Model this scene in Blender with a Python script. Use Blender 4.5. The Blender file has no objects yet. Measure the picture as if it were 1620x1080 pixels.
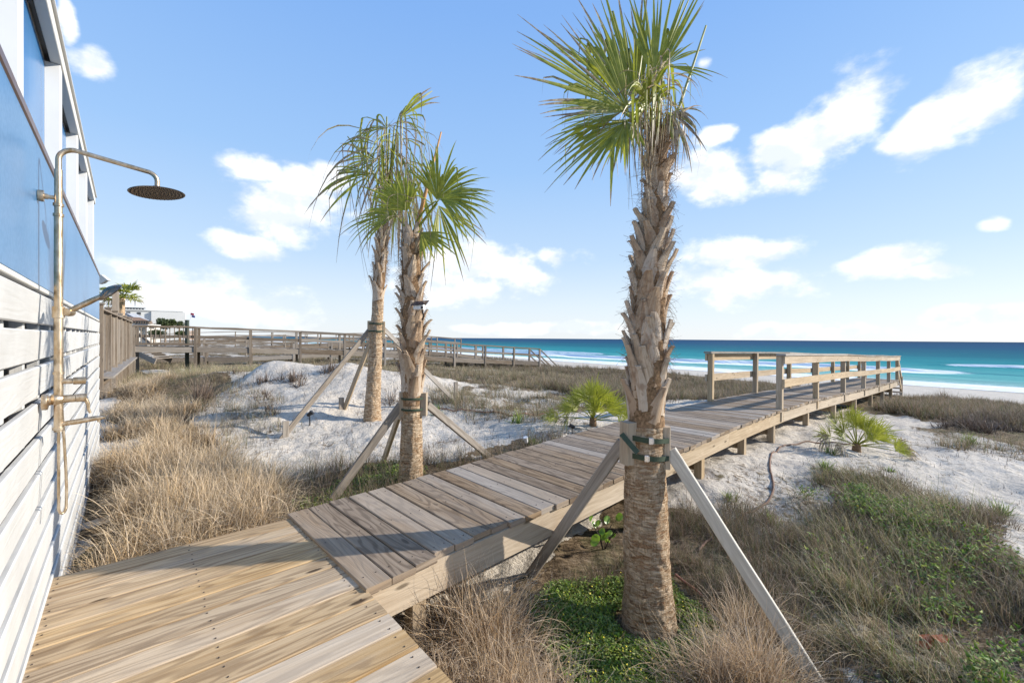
import bpy, math, random
import numpy as np
from mathutils import Vector, Matrix
R = random.Random(7)
rng = np.random.default_rng(11)
sc = bpy.context.scene
COL = sc.collection
V = Vector
rad = math.radians
EYE = 1.27; F = 675.0; PITCH = rad(0.4244); ROLL = rad(0.43)
# ---------------------------------------------------------------- camera
cd = bpy.data.cameras.new('camera'); cam = bpy.data.objects.new('camera', cd); COL.objects.link(cam)
cd.sensor_width = 36; cd.lens = 15.0; cd.clip_start = 0.05; cd.clip_end = 40000
cam.matrix_world = Matrix.Translation((0, 0, EYE)) @ Matrix.Rotation(rad(90) - PITCH, 4, 'X') @ Matrix.Rotation(ROLL, 4, 'Z')
sc.camera = cam
CM = cam.matrix_world.to_3x3()
def ray(u, v):
    d = CM @ V(((u - 810) / F, -(v - 540) / F, -1)); return d
def at_y(u, v, y):
    d = ray(u, v); return V((0, 0, EYE)) + d * (y / d.y)
def at_z(u, v, z):
    d = ray(u, v); return V((0, 0, EYE)) + d * ((z - EYE) / d.z)
# ---------------------------------------------------------------- scene tree helpers
def tag(o, label=None, cat=None, group=None, kind=None):
    if label: o['label'] = label
    if cat: o['category'] = cat
    if group: o['group'] = group
    if kind: o['kind'] = kind
    return o
def thing(name, label, cat, loc=(0, 0, 0), group=None):
    o = bpy.data.objects.new(name, None); COL.objects.link(o); o.location = loc; o.empty_display_size = .1
    return tag(o, label, cat, group)
def root_loc(o):
    v = V((0, 0, 0))
    while o is not None:
        v += o.location; o = o.parent
    return v
class MB:
    def __init__(s):
        s.v = []; s.f = []; s.uv = []; s.tone = []; s.a = {}
    def poly(s, pts, uvs=None, tone=.5):
        n = len(s.v); s.v += [tuple(p) for p in pts]; s.f.append(tuple(range(n, n + len(pts))))
        s.uv.append(uvs or [(p[0], p[1]) for p in pts]); s.tone.append(tone)
    def beam(s, p0, p1, w, h, up=(0, 0, 1), tone=None, ch=.003, cuts=0, wob=0):
        """chamfered timber from p0 to p1 (centre line); w across, h along up"""
        p0 = V(p0); p1 = V(p1); d = (p1 - p0); L = d.length; d = d / L
        up = V(up); x = d.cross(up).normalized(); y = x.cross(d).normalized()
        a, b = w / 2, h / 2; c = min(ch, a * .4, b * .4)
        prof = [(-a + c, -b), (a - c, -b), (a, -b + c), (a, b - c), (a - c, b), (-a + c, b), (-a, b - c), (-a, -b + c)]
        per = [0]
        for i in range(8):
            q, r = prof[i], prof[(i + 1) % 8]; per.append(per[-1] + math.hypot(q[0] - r[0], q[1] - r[1]))
        tone = R.random() if tone is None else tone
        ou, ov = R.random() * 30, R.random() * 30
        n0 = len(s.v); K = cuts + 2
        for k in range(K):
            t = k / (K - 1); o = p0 + d * L * t
            if wob and 0 < k < K - 1: o = o + y * R.uniform(-wob, wob) + x * R.uniform(-wob, wob)
            s.v += [tuple(o + x * q[0] + y * q[1]) for q in prof]
        for k in range(K - 1):
            for i in range(8):
                j = (i + 1) % 8; A = n0 + k * 8
                s.f.append((A + i, A + 8 + i, A + 8 + j, A + j))
                t0, t1 = k / (K - 1) * L + ou, (k + 1) / (K - 1) * L + ou
                s.uv.append([(t0, per[i] + ov), (t1, per[i] + ov), (t1, per[i + 1] + ov), (t0, per[i + 1] + ov)]); s.tone.append(tone)
        s.f.append(tuple(n0 + i for i in range(8))); s.uv.append([(q[0] * .3 + ou, q[1] + ov) for q in prof]); s.tone.append(tone)
        m = n0 + 8 * (K - 1)
        s.f.append(tuple(m + i for i in reversed(range(8)))); s.uv.append([(q[0] * .3 + ou, q[1] + ov) for q in reversed(prof)]); s.tone.append(tone)
    def tube(s, pts, r, n=12, cap=True, tone=.5):
        pts = [V(p) for p in pts]; m = len(pts); rs = r if isinstance(r, (list, tuple)) else [r] * m
        T = [(pts[min(i + 1, m - 1)] - pts[max(i - 1, 0)]).normalized() for i in range(m)]
        x = T[0].cross(V((0, 0, 1)));
        if x.length < .1: x = T[0].cross(V((0, 1, 0)))
        x.normalize(); n0 = len(s.v); acc = 0; U = [0]
        for i in range(1, m): U.append(U[-1] + (pts[i] - pts[i - 1]).length)
        for i in range(m):
            x = (x - T[i] * x.dot(T[i])).normalized(); y = T[i].cross(x)
            for k in range(n):
                a = 2 * math.pi * k / n; s.v.append(tuple(pts[i] + (x * math.cos(a) + y * math.sin(a)) * rs[i]))
        for i in range(m - 1):
            for k in range(n):
                k2 = (k + 1) % n; A = n0 + i * n
                s.f.append((A + k, A + k2, A + n + k2, A + n + k)); c = 2 * math.pi * rs[i] / n
                s.uv.append([(U[i], k * c), (U[i], (k + 1) * c), (U[i + 1], (k + 1) * c), (U[i + 1], k * c)]); s.tone.append(tone)
        if cap:
            s.f.append(tuple(n0 + k for k in reversed(range(n)))); s.uv.append([(0, 0)] * n); s.tone.append(tone)
            s.f.append(tuple(n0 + (m - 1) * n + k for k in range(n))); s.uv.append([(0, 0)] * n); s.tone.append(tone)
    def disc(s, c, ax, r, th, n=32, tone=.5):
        ax = V(ax).normalized(); c = V(c); s.tube([c - ax * th / 2, c + ax * th / 2], r, n, True, tone)
    def lathe(s, c, ax, prof, n=24, tone=.5):
        """prof: list of (radius, distance along ax)"""
        ax = V(ax).normalized(); c = V(c); s.tube([c + ax * h for r, h in prof], [max(r, 1e-4) for r, h in prof], n, True, tone)
    def box(s, lo, hi, tone=.5):
        lo = V(lo); hi = V(hi); m = (lo + hi) / 2; d = hi - lo
        s.beam((m.x, lo.y, m.z), (m.x, hi.y, m.z), d.x, d.z, (0, 0, 1), tone, 0.0001)
    def build(s, name, mat, parent=None, smooth=False):
        me = bpy.data.meshes.new(name); off = root_loc(parent) if parent else V((0, 0, 0))
        me.from_pydata([(x - off.x, y - off.y, z - off.z) for x, y, z in s.v], [], s.f)
        uvl = me.uv_layers.new(name='UVMap'); flat = [c for f in s.uv for p in f for c in p]
        uvl.data.foreach_set('uv', flat)
        at = me.attributes.new('tone', 'FLOAT', 'FACE'); at.data.foreach_set('value', s.tone)
        for k, arr in s.a.items():
            at = me.attributes.new(k, 'FLOAT', 'POINT'); at.data.foreach_set('value', arr)
        me.materials.append(mat)
        if smooth: me.polygons.foreach_set('use_smooth', [True] * len(me.polygons))
        if smooth == 'auto':
            me.set_sharp_from_angle(angle=rad(40))
        me.update(); o = bpy.data.objects.new(name, me); COL.objects.link(o)
        if parent: o.parent = parent
        return o
def grid_mesh(name, verts, faces, mat, attrs=None, smooth=False, parent=None):
    """numpy verts (n,3), quads (m,4)"""
    me = bpy.data.meshes.new(name); off = np.array(root_loc(parent)) if parent else np.zeros(3)
    verts = verts - off
    n, m, k = len(verts), len(faces), faces.shape[1]
    me.vertices.add(n); me.vertices.foreach_set('co', verts.astype(np.float32).ravel())
    me.loops.add(m * k); me.loops.foreach_set('vertex_index', faces.astype(np.int32).ravel())
    me.polygons.add(m); me.polygons.foreach_set('loop_start', np.arange(0, m * k, k, dtype=np.int32))
    if smooth: me.polygons.foreach_set('use_smooth', np.ones(m, dtype=bool))
    for kk, arr in (attrs or {}).items():
        at = me.attributes.new(kk, 'FLOAT', 'POINT'); at.data.foreach_set('value', np.asarray(arr, dtype=np.float32).ravel())
    me.materials.append(mat); me.update(calc_edges=True); me.validate()
    o = bpy.data.objects.new(name, me); COL.objects.link(o)
    if parent: o.parent = parent
    return o
# ---------------------------------------------------------------- noise
def hash2(ix, iy, seed):
    h = (ix.astype(np.int64) * 374761393 + iy.astype(np.int64) * 668265263 + seed * 69069) & 0x7fffffff
    h = ((h ^ (h >> 13)) * 1274126177) & 0x7fffffff
    h = h ^ (h >> 16)
    return (h & 0xffffff) / float(0xffffff)
def vnoise(x, y, seed=0):
    x = np.asarray(x, float); y = np.asarray(y, float)
    ix = np.floor(x); iy = np.floor(y); fx = x - ix; fy = y - iy
    fx = fx * fx * (3 - 2 * fx); fy = fy * fy * (3 - 2 * fy)
    a = hash2(ix, iy, seed); b = hash2(ix + 1, iy, seed); c = hash2(ix, iy + 1, seed); d = hash2(ix + 1, iy + 1, seed)
    return a + (b - a) * fx + (c - a) * fy + (a - b - c + d) * fx * fy
def fbm(x, y, seed=0, o=4):
    t = 0; amp = .5; tot = 0
    for i in range(o):
        t = t + amp * vnoise(x * 2 ** i + 17 * i, y * 2 ** i - 9 * i, seed + i); tot += amp; amp *= .5
    return t / tot
def sstep(a, b, x):
    t = np.clip((x - a) / (b - a), 0, 1); return t * t * (3 - 2 * t)
# ---------------------------------------------------------------- material helpers
class NT:
    def __init__(s, name, world=None):
        if world: s.t = world.node_tree
        else:
            s.m = bpy.data.materials.new(name); s.m.use_nodes = True; s.t = s.m.node_tree
        s.t.nodes.clear()
    def n(s, typ, ins=None, **kw):
        o = s.t.nodes.new(typ)
        for k, v in kw.items(): setattr(o, k, v)
        for k, v in (ins or {}).items(): s.set(o.inputs[k], v)
        return o
    def set(s, sock, v):
        if isinstance(v, bpy.types.NodeSocket): s.t.links.new(v, sock)
        elif isinstance(v, bpy.types.Node): s.t.links.new(v.outputs[0], sock)
        else:
            if sock.type == 'RGBA' and not hasattr(v, '__len__'): v = (v, v, v, 1)
            if sock.type == 'RGBA' and len(v) == 3: v = (*v, 1)
            sock.default_value = v
    def math(s, op, a, b=None, c=None, clamp=False):
        o = s.n('ShaderNodeMath', operation=op, use_clamp=clamp); s.set(o.inputs[0], a)
        if b is not None: s.set(o.inputs[1], b)
        if c is not None: s.set(o.inputs[2], c)
        return o.outputs[0]
    def vmath(s, op, a, b=None, out=0):
        o = s.n('ShaderNodeVectorMath', operation=op); s.set(o.inputs[0], a)
        if b is not None: s.set(o.inputs[1], b)
        return o.outputs[out]
    def mix(s, f, a, b, blend='MIX'):
        o = s.n('ShaderNodeMix', data_type='RGBA', blend_type=blend); s.set(o.inputs[0], f); s.set(o.inputs[6], a); s.set(o.inputs[7], b); return o.outputs[2]
    def ramp(s, f, stops, interp='LINEAR'):
        o = s.n('ShaderNodeValToRGB'); s.set(o.inputs[0], f); cr = o.color_ramp; cr.interpolation = interp
        while len(cr.elements) < len(stops): cr.elements.new(.5)
        for e, (p, c) in zip(cr.elements, stops):
            e.position = p; e.color = (*c, 1) if hasattr(c, '__len__') else (c, c, c, 1)
        return o.outputs[0]
    def mr(s, v, a, b, c=0, d=1, smooth=False):
        o = s.n('ShaderNodeMapRange'); o.interpolation_type = 'SMOOTHSTEP' if smooth else 'LINEAR'
        for i, k in enumerate((v, a, b, c, d)): s.set(o.inputs[i], k)
        return o.outputs[0]
    def attr(s, name): return s.n('ShaderNodeAttribute', attribute_name=name)
    def noise(s, vec, scale, detail=4, rough=.55, out=0, dist=0):
        return s.n('ShaderNodeTexNoise', {'Vector': vec, 'Scale': scale, 'Detail': detail, 'Roughness': rough, 'Distortion': dist}).outputs[out]
    def mapping(s, vec, scale=(1, 1, 1), loc=(0, 0, 0), rot=(0, 0, 0), typ='POINT'):
        return s.n('ShaderNodeMapping', {'Vector': vec, 'Scale': scale, 'Location': loc, 'Rotation': rot}, vector_type=typ).outputs[0]
    def pbsdf(s, color, rough=.7, bump=None, bs=.3, bd=.01, **kw):
        p = s.n('ShaderNodeBsdfPrincipled'); s.set(p.inputs['Base Color'], color); s.set(p.inputs['Roughness'], rough)
        for k, v in kw.items(): s.set(p.inputs[k.replace('_', ' ')], v)
        if bump is not None:
            b = s.n('ShaderNodeBump', {'Strength': bs, 'Distance': bd, 'Height': bump}); s.set(p.inputs['Normal'], b.outputs[0])
        return p
    def out(s, sh):
        o = s.n('ShaderNodeOutputMaterial'); s.set(o.inputs[0], sh); return s.m

def wood(name, dark, mid, light, knots=.5, streak=1.0, tonevar=.35, grey=None, rough=.75, greyamt=.5, ring=.5):
    t = NT(name); uv = t.n('ShaderNodeUVMap').outputs[0]; tone = t.attr('tone').outputs['Fac']
    off = t.n('ShaderNodeCombineXYZ', {0: t.math('MULTIPLY', tone, 37.0), 1: t.math('MULTIPLY', tone, 91.0), 2: t.math('MULTIPLY', tone, 13.0)}).outputs[0]
    p = t.vmath('ADD', uv, off)
    low = t.noise(t.mapping(p, (1.3, 9, 1)), 1.0, 3, .5)
    fine = t.noise(t.mapping(p, (3, 160, 1)), 1.0, 4, .65)
    med = t.noise(t.mapping(p, (1.2, 38, 1)), 1.0, 3, .6)
    # cathedral rings: sine of stretched noise field
    rg = t.math('SINE', t.math('ADD', t.math('MULTIPLY', t.noise(t.mapping(p, (1.1, 7.5, 1)), 1.0, 2, .4), 70.0), t.math('MULTIPLY', t.n('ShaderNodeSeparateXYZ', {0: p}).outputs[1], 60.0)))
    rg = t.mr(rg, -.2, 1, 0, 1, True)
    kn = t.n('ShaderNodeTexVoronoi', {'Vector': t.mapping(p, (2.2, 7.5, 1)), 'Scale': 1.0, 'Randomness': 1.0}).outputs['Distance']
    knot = t.mr(kn, .06, .13, 1, 0, True)
    f = t.math('ADD', t.math('MULTIPLY', fine, .35 * streak), t.math('MULTIPLY', med, .55 * streak)); f = t.math('ADD', f, t.math('MULTIPLY', low, .35))
    f = t.math('SUBTRACT', f, .12)
    col = t.ramp(f, [(.25, dark), (.5, mid), (.78, light)])
    col = t.mix(t.math('MULTIPLY', rg, ring), col, dark)
    col = t.mix(t.math('MULTIPLY', knot, knots), col, tuple(c * .45 for c in dark))
    if grey:
        g = t.mr(t.math('ADD', t.math('MULTIPLY', t.noise(t.mapping(p, (.9, 5, 1)), 1.0, 3, .6), .7), t.math('MULTIPLY', tone, .5)), .5, .85, 0, greyamt, True)
        col = t.mix(g, col, t.ramp(f, [(.2, tuple(c * .6 for c in grey)), (.75, grey)]))
    val = t.mr(tone, 0, 1, 1 - tonevar, 1 + tonevar)
    col = t.n('ShaderNodeHueSaturation', {'Color': col, 'Value': val, 'Saturation': t.mr(t.math('FRACT', t.math('MULTIPLY', tone, 7.3)), 0, 1, .75, 1.1)}).outputs[0]
    hb = t.math('SUBTRACT', t.math('ADD', t.math('MULTIPLY', fine, 1.0), t.math('MULTIPLY', med, .7)), t.math('MULTIPLY', rg, .25))
    return t.out(t.pbsdf(col, rough, hb, .35, .004, Specular_IOR_Level=.25))
def plain(name, col, rough=.5, metal=0, var=.1, scale=8, bs=.0, spec=.4):
    t = NT(name); g = t.n('ShaderNodeTexCoord').outputs['Object']; n = t.noise(g, scale, 5, .6)
    c = t.mix(t.mr(n, .3, .7), tuple(x * (1 - var) for x in col), tuple(min(1, x * (1 + var)) for x in col))
    r = t.mr(n, .3, .7, max(0, rough - .08), min(1, rough + .08))
    return t.out(t.pbsdf(c, r, n if bs else None, bs, .003, Metallic=metal, Specular_IOR_Level=spec))
M = {}
M['deck'] = wood('deck_wood', (.13, .073, .032), (.36, .235, .115), (.53, .385, .225), .95, 1.3, .14, (.47, .40, .32), greyamt=.6, ring=.42)
M['walk'] = wood('boardwalk_wood', (.085, .054, .031), (.225, .155, .095), (.35, .262, .178), .7, 1.2, .15, (.37, .32, .27), greyamt=.6, ring=.55)
M['fresh'] = wood('treated_pine', (.32, .23, .14), (.52, .41, .28), (.64, .54, .40), .9, .8, .10, None, ring=.25)
M['post'] = wood('post_wood', (.30, .21, .12), (.48, .37, .24), (.58, .48, .34), .7, .8, .12, None, ring=.3)
M['old'] = wood('old_wood', (.10, .075, .05), (.22, .17, .125), (.34, .29, .23), .5, 1.0, .25, (.35, .32, .28), greyamt=.5, ring=.25)
M['brace'] = wood('brace_wood', (.13, .105, .08), (.29, .24, .19), (.44, .39, .33), .6, 1.0, .12, (.50, .47, .43), greyamt=.5, ring=.35)
M['brace_light'] = wood('pale_brace_wood', (.40, .36, .29), (.62, .57, .48), (.70, .66, .58), .4, .9, .08, None, ring=.3)
# ---------------------------------------------------------------- terrain
EQ = (.80, .60)                      # direction towards the sea
def pxpt(u, v, y):
    p = at_y(u, v, y); return (p.x, p.y, p.z)
CTRL = [pxpt(*a) for a in [
    (126, 852, 3.5), (156, 713, 6.05), (300, 650, 9.0), (430, 563, 10.0), (350, 582, 10.8), (325, 592, 11.3), (300, 601, 12.0), (318, 634, 9.6), (395, 600, 9.2), (550, 574, 10.2),
    (620, 592, 10.2), (500, 620, 8.3), (400, 640, 7.6), (380, 700, 6.2), (480, 700, 6.3), (430, 740, 5.3), (590, 662, 7.5), (447, 692, 6.4),
    (350, 670, 7.0), (722, 636, 8.9), (850, 640, 9.2), (930, 672, 7.0), (1100, 640, 10.0), (1237, 697, 7.1), (1145, 738, 5.35),
    (1355, 715, 6.5), (1500, 715, 6.8), (1600, 722, 7.0), (1450, 655, 11), (1600, 662, 11.5), (1600, 800, 5.0), (1300, 800, 4.5),
    (1200, 850, 3.9), (1400, 900, 3.5), (1600, 1000, 2.9), (1290, 1075, 2.35), (1027, 1000, 2.8), (700, 700, 6.4)]]
CTRL += [(-2, 3.2, -.36), (-1.9, 4.2, -.36), (-3.2, 3.8, -.36), (-.6, 5.0, -.32), (-4, 5.2, -.36), (-6.5, 6.6, -.36), (-7.6, 8.6, -.38), (-10.2, 10.6, -.4),
         (-12, 14, -.45), (-1, 13.5, .0), (3, 14, -.35), (8, 14.5, -.62), (13, 13, -.85), (16, 15, -.98), (20, 11, -1.05), (11.5, 11, -.66), (24, 6, -1.0), (-14, 20, -.55), (-5, 20, -.35), (3, 22, -.7), (6, 19, -.72), (0, 26, -.75), (12, 16.5, -.85), (0, 17, -.25), (-9, 17, -.35),
         (.1, 2.3, -.62), (0, 3.3, -.56), (.8, 1.5, -.68), (.95, 3.6, -.52), (2, 1, -.7), (4, 1, -.75), (1.2, 0, -.7), (0, -3, -.6), (-2, 0, -.5), (-3, -3, -.5), (8, 4, -.7), (12, 8, -.6),
         (3.5, -4, -.7), (17, 3, -.8), (-20, 14, -.45), (-20, 26, -.5), (-30, 10, -.4), (10, -20, -.6), (-20, -20, -.5), (30, -10, -.7), (-15, 40, -.6), (-45, 45, -.6), (-5, 32, -.6)]
CA = np.array(CTRL)
PATH_DARK = []
def gz(x, y, micro=True):
    x = np.asarray(x, float); y = np.asarray(y, float)
    num = np.zeros_like(x); den = np.zeros_like(x) + 1e-12
    for cx, cy, cz in CA:
        s = .25 + .06 * math.hypot(cx, cy)
        d2 = ((x - cx) ** 2 + (y - cy) ** 2) / (s * s) + .55
        w = d2 ** -1.7
        num += w * cz; den += w
    z = num / den
    q = EQ[0] * x + EQ[1] * y
    qw = q + 3.0 * (vnoise(x * .07, y * .07, 5) - .5) * 2
    far = sstep(21.5, 28, qw)
    beach = -2.35 - (q - 28) * (1.15 / 38.0)
    beach = np.where(q > 66, -3.5 - (q - 66) * .03, beach)
    d = np.hypot(x, y)
    z = z * (1 - far) + beach * far
    if micro:
        att = sstep(60, 5, d)
        bump = (fbm(x * .9, y * .9, 3) - .5) * .16 * sstep(1.5, 6, d) + (fbm(x * .16, y * .16, 9) - .5) * .36 * sstep(12, 30, d) * (1 - far)
        fine = (fbm(x * 4.5, y * 4.5, 21, 3) - .5) * .07 + (fbm(x * 13, y * 13, 31, 2) - .5) * .02
        rip = (fbm(x * 1.6 + y * .8, (y * .6 - x * .3) * 5, 41, 3) - .5) * .085
        z = z + bump * (1 - far * .8) + (fine + rip) * att * (1 - far * .5)
        z = z + far * (fbm(x * .5, y * .5, 77, 3) - .5) * .18 * sstep(66, 40, q)
    return z
def gz1(x, y): return float(gz(np.array([x]), np.array([y]))[0])
def ground(u, v):
    d = ray(u, v); o = V((0, 0, EYE)); t = .8
    for i in range(400):
        p = o + d * t; h = p.z - gz1(p.x, p.y)
        if h < .01: break
        t += max(.015, h * .35)
    return p
def gpt(x, y, dz=0): return V((x, y, gz1(x, y) + dz))
def wpoly(px): return np.array([ground(u, v)[:2] for u, v in px])
def inpoly(P, x, y):
    ins = np.zeros(x.shape, bool); n = len(P)
    for i in range(n):
        x0, y0 = P[i]; x1, y1 = P[(i + 1) % n]
        c = ((y0 > y) != (y1 > y)); xi = x0 + (y - y0) * (x1 - x0) / ((y1 - y0) + 1e-12)
        ins ^= c & (x < xi)
    return ins
# vegetation regions on the ground (world polygons)
POLY = {
    'bed': np.array([(-2.55, 2.35), (-1.7, 3.05), (-2.25, 4.0), (-3.0, 4.8), (-4.0, 5.7), (-5.1, 6.8), (-6.5, 8.3), (-8.3, 10.4), (-9.8, 11.9), (-10.2, 11.2), (-7.3, 7.8), (-6.1, 6.7), (-5.4, 6.3), (-4.9, 5.05), (-3.75, 3.82)]),
    'cover_front': np.array([(.15, 2.9), (.4, 2.2), (1.0, 1.9), (1.5, 2.1), (1.35, 2.9), (1.2, 3.3), (.7, 3.35)]),
    'cover_back': np.array([(-1.9, 4.0), (-1.3, 3.6), (-.7, 4.2), (-.9, 4.9), (-1.5, 5.1)]),
    'slope': np.array([(1.9, 1.2), (1.75, 3.2), (2.3, 3.7), (3.0, 4.2), (3.8, 5.4), (4.9, 5.5), (4.9, 4.75), (4.5, 3.95), (4.4, 3.3), (5.6, 2.5), (6.5, 1), (2, .5)]),
    'litter': np.array([(-2.9, 4.6), (-1.6, 3.2), (-.4, 4.4), (.6, 5.7), (.3, 6.3), (-.7, 5.5), (-1.6, 5.2), (-2.2, 5.0)]),
    'under': np.array([(-.6, 2.3), (1.1, 4.6), (1.8, 4.4), (2.2, 3.8), (1.9, 2.9), (1.6, 1.4), (.3, 1.2)]),
    'hump': np.array([(9.2, 12.3), (13.5, 15.6), (19, 16.5), (24, 15), (21, 10.5), (14.5, 9.3), (10.0, 9.6)]),
}
def veg(x, y):
    """how much plant litter covers the sand, 0..1"""
    v = np.zeros_like(x)
    q = EQ[0] * x + EQ[1] * y; d = np.hypot(x, y)
    n1 = fbm(x * .45, y * .45, 50); n2 = fbm(x * 1.7, y * 1.7, 60)
    wx = x + (n2 - .5) * .7; wy = y + (fbm(x * 1.7 + 9, y * 1.7, 61) - .5) * .7
    for k, s in (('bed', .95), ('slope', .6), ('litter', .75), ('under', .85), ('hump', .9), ('cover_front', .8), ('cover_back', .8)):
        v = np.maximum(v, inpoly(POLY[k], wx, wy) * s)
    back = sstep(10.5, 13, d) * sstep(27, 22, q) * sstep(.38, .55, n1)
    back = np.maximum(back, sstep(14.5, 18, q) * sstep(27, 23, q) * .95)
    left = inpoly(np.array([(-5.6, 7.6), (-8.3, 10.6), (-7.6, 13), (-3, 14), (3, 14), (4, 24), (-20, 40), (-40, 30), (-12, 12)]), wx, wy) * sstep(.35, .5, n2) * sstep(11.5, 13.5, d)
    v = np.maximum(v, np.maximum(back, left))
    mid = inpoly(np.array([(-1.5, 8.6), (-.6, 12), (3.5, 12), (3, 9), (1, 7.6)]), wx, wy) * sstep(.42, .6, n2) * .6
    v = np.maximum(v, mid)
    v = np.maximum(v, sstep(.56, .66, fbm(x * 1.1 + 40, y * 1.1, 66)) * .35 * (q < 26))
    v = np.where(q > 27, 0, v)
    mound = inpoly(np.array([(-2.2, 6.6), (-3.2, 6.1), (-5.2, 8.4), (-7.5, 11.2), (-6.8, 12), (-2.4, 11), (-2, 9)]), x, y)
    return np.where(mound, v * .25, v)
NA = 620
ang = np.concatenate([np.linspace(-60, 60, NA), np.linspace(62, 298, 80)]); ang = np.radians(ang)
rr = np.concatenate([np.linspace(.25, 1.4, 24), np.geomspace(1.42, 30, 400), np.geomspace(31, 160, 90), np.geomspace(170, 6000, 26)])
AA, RR = np.meshgrid(ang, rr); X = RR * np.sin(AA); Y = RR * np.cos(AA)
Z = gz(X, Y)
Zb = Z
na, nr = len(ang), len(rr)
idx = np.arange(nr * na).reshape(nr, na)
a0 = idx[:-1, :]; a1 = idx[1:, :]
F4 = np.stack([a0, np.roll(a0, -1, 1), np.roll(a1, -1, 1), a1], -1).reshape(-1, 4)
VV = np.stack([X, Y, Z], -1).reshape(-1, 3)
t = NT('sand'); pos = t.n('ShaderNodeNewGeometry').outputs['Position']
lv = t.attr('veg').outputs['Fac']; wet = t.attr('wet').outputs['Fac']
n1 = t.noise(pos, 1.2, 6, .6); n2 = t.noise(pos, 14, 6, .65); n3 = t.noise(pos, 90, 3, .6)
n4 = t.noise(t.mapping(pos, (9, 30, 9), rot=(0, 0, .6)), 1.0, 5, .75)
sand = t.mix(t.mr(n1, .35, .65), (.51, .455, .385), (.67, .605, .52))
sand = t.mix(t.mr(n3, .35, .65, 0, .35), sand, (.40, .36, .31))
sand = t.mix(t.math('MULTIPLY', t.mr(t.noise(t.mapping(pos, (38, 62, 40), rot=(0, 0, .5)), 1.0, 4, .7), .60, .66), t.mr(t.noise(pos, 1.9, 4, .6), .40, .58, .15, .9)), sand, (.13, .095, .065))
debris = t.mr(n2, .53, .62, 0, .85)
sand = t.mix(t.math('MULTIPLY', debris, t.mr(n1, .42, .56, 0, .85)), sand, (.28, .23, .17))
lit = t.ramp(n4, [(.3, (.035, .024, .014)), (.46, (.115, .08, .048)), (.6, (.24, .175, .11)), (.72, (.44, .36, .27))])
lit = t.mix(t.mr(t.noise(pos, 2.1, 4, .6), .5, .68, 0, .45), lit, (.11, .13, .045))
m = t.math('MULTIPLY', lv, 1.25); m = t.mr(t.math('ADD', m, t.math('MULTIPLY', t.math('SUBTRACT', n2, .5), 1.5)), .35, .75, 0, 1, True)
col = t.mix(m, sand, lit); col = t.mix(wet, col, (.36, .34, .30))
hb = t.math('ADD', t.math('MULTIPLY', n2, 1.0), t.math('MULTIPLY', t.noise(pos, 40, 4, .6), .5)); hb = t.math('ADD', hb, t.math('MULTIPLY', n4, t.math('MULTIPLY', m, .8)))
M['sand'] = t.out(t.pbsdf(col, t.mix(wet, (.95, .95, .95), (.35, .35, .35)), hb, .75, .045, Specular_IOR_Level=.15))
qq = EQ[0] * X + EQ[1] * Y
wetv = sstep(58, 63, qq + 2 * vnoise(X * .05, Y * .05, 2))
g = grid_mesh('ground', VV, F4, M['sand'], {'veg': veg(X, Y).ravel(), 'wet': wetv.ravel()}, True)
tag(g, 'white sand dunes and beach', kind='structure')
# ---------------------------------------------------------------- sea
SEA = -3.3
E2 = np.array([-.6, .8])
qs = np.concatenate([np.linspace(60, 130, 420), np.geomspace(131, 30000, 130)]); ps = np.concatenate([-np.geomspace(20000, 62, 40), np.linspace(-60, 200, 420), np.geomspace(203, 30000, 60)])
PP, QQ = np.meshgrid(ps, qs); X = EQ[0] * QQ + E2[0] * PP; Y = EQ[1] * QQ + E2[1] * PP
w1 = np.clip(92 - .25 * PP, 78, 96) + 3.5 * (vnoise(PP * .018, PP * 0, 4) - .5) * 2 + 1.6 * (vnoise(PP * .11, PP * 0, 6) - .5) * 2
w2 = w1 + 20 + 8.0 * (vnoise(PP * .014, PP * 0, 14) - .5) * 2
amp1 = .62 * sstep(.0, .4, vnoise(PP * .03, PP * 0, 8)); amp2 = .55 * sstep(.35, .7, vnoise(PP * .02 + 50, PP * 0, 12))
dq1 = QQ - w1; dq2 = QQ - w2
sh = lambda d, a: a * np.where(d < 0, np.exp(-(d / .9) ** 2), np.exp(-(d / 3.2) ** 2))
Z = SEA + sh(dq1, amp1) + sh(dq2, amp2) + .05 * (fbm(QQ * .5, PP * .15, 33, 3) - .5) * sstep(60, 75, QQ) + .35 * (fbm(QQ * .09, PP * .02, 35, 2) - .5) * sstep(90, 120, QQ) * sstep(400, 200, QQ)
fo = np.zeros_like(Z); brk = vnoise(PP * .25, QQ * .25, 17) * .5 + vnoise(PP * 1.1, QQ * 1.1, 18) * .5
fo = np.maximum(fo, sstep(-9.5, -.2, dq1) * sstep(1.0, -.4, dq1) * sstep(.05, .45, amp1) * 1.1)
fo = np.maximum(fo, sstep(-2.2, -.3, dq2) * sstep(.6, -.3, dq2) * sstep(.2, .5, amp2))
fo = np.maximum(fo, .45 * sstep(74, 69, QQ)); fo = np.maximum(fo, sstep(68.5, 66.8, QQ + 2 * (vnoise(PP * .06, PP * 0, 3) - .5)) * .72)
nq, npp = PP.shape; idx = np.arange(nq * npp).reshape(nq, npp)
F4 = np.stack([idx[:-1, :-1], idx[:-1, 1:], idx[1:, 1:], idx[1:, :-1]], -1).reshape(-1, 4)[:, ::-1]
t = NT('sea_water'); pos = t.n('ShaderNodeNewGeometry').outputs['Position']
q = t.vmath('DOT_PRODUCT', pos, (.8, .6, 0), 1); p = t.vmath('DOT_PRODUCT', pos, (-.6, .8, 0), 1)
qp = t.n('ShaderNodeCombineXYZ', {0: q, 1: t.math('MULTIPLY', p, .18), 2: 0.0}).outputs[0]
lg = t.math('LOGARITHM', q, 10.0)
st = t.noise(qp, .045, 4, .6); st2 = t.noise(qp, .5, 4, .65); st3 = t.noise(qp, .012, 3, .5)
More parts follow.
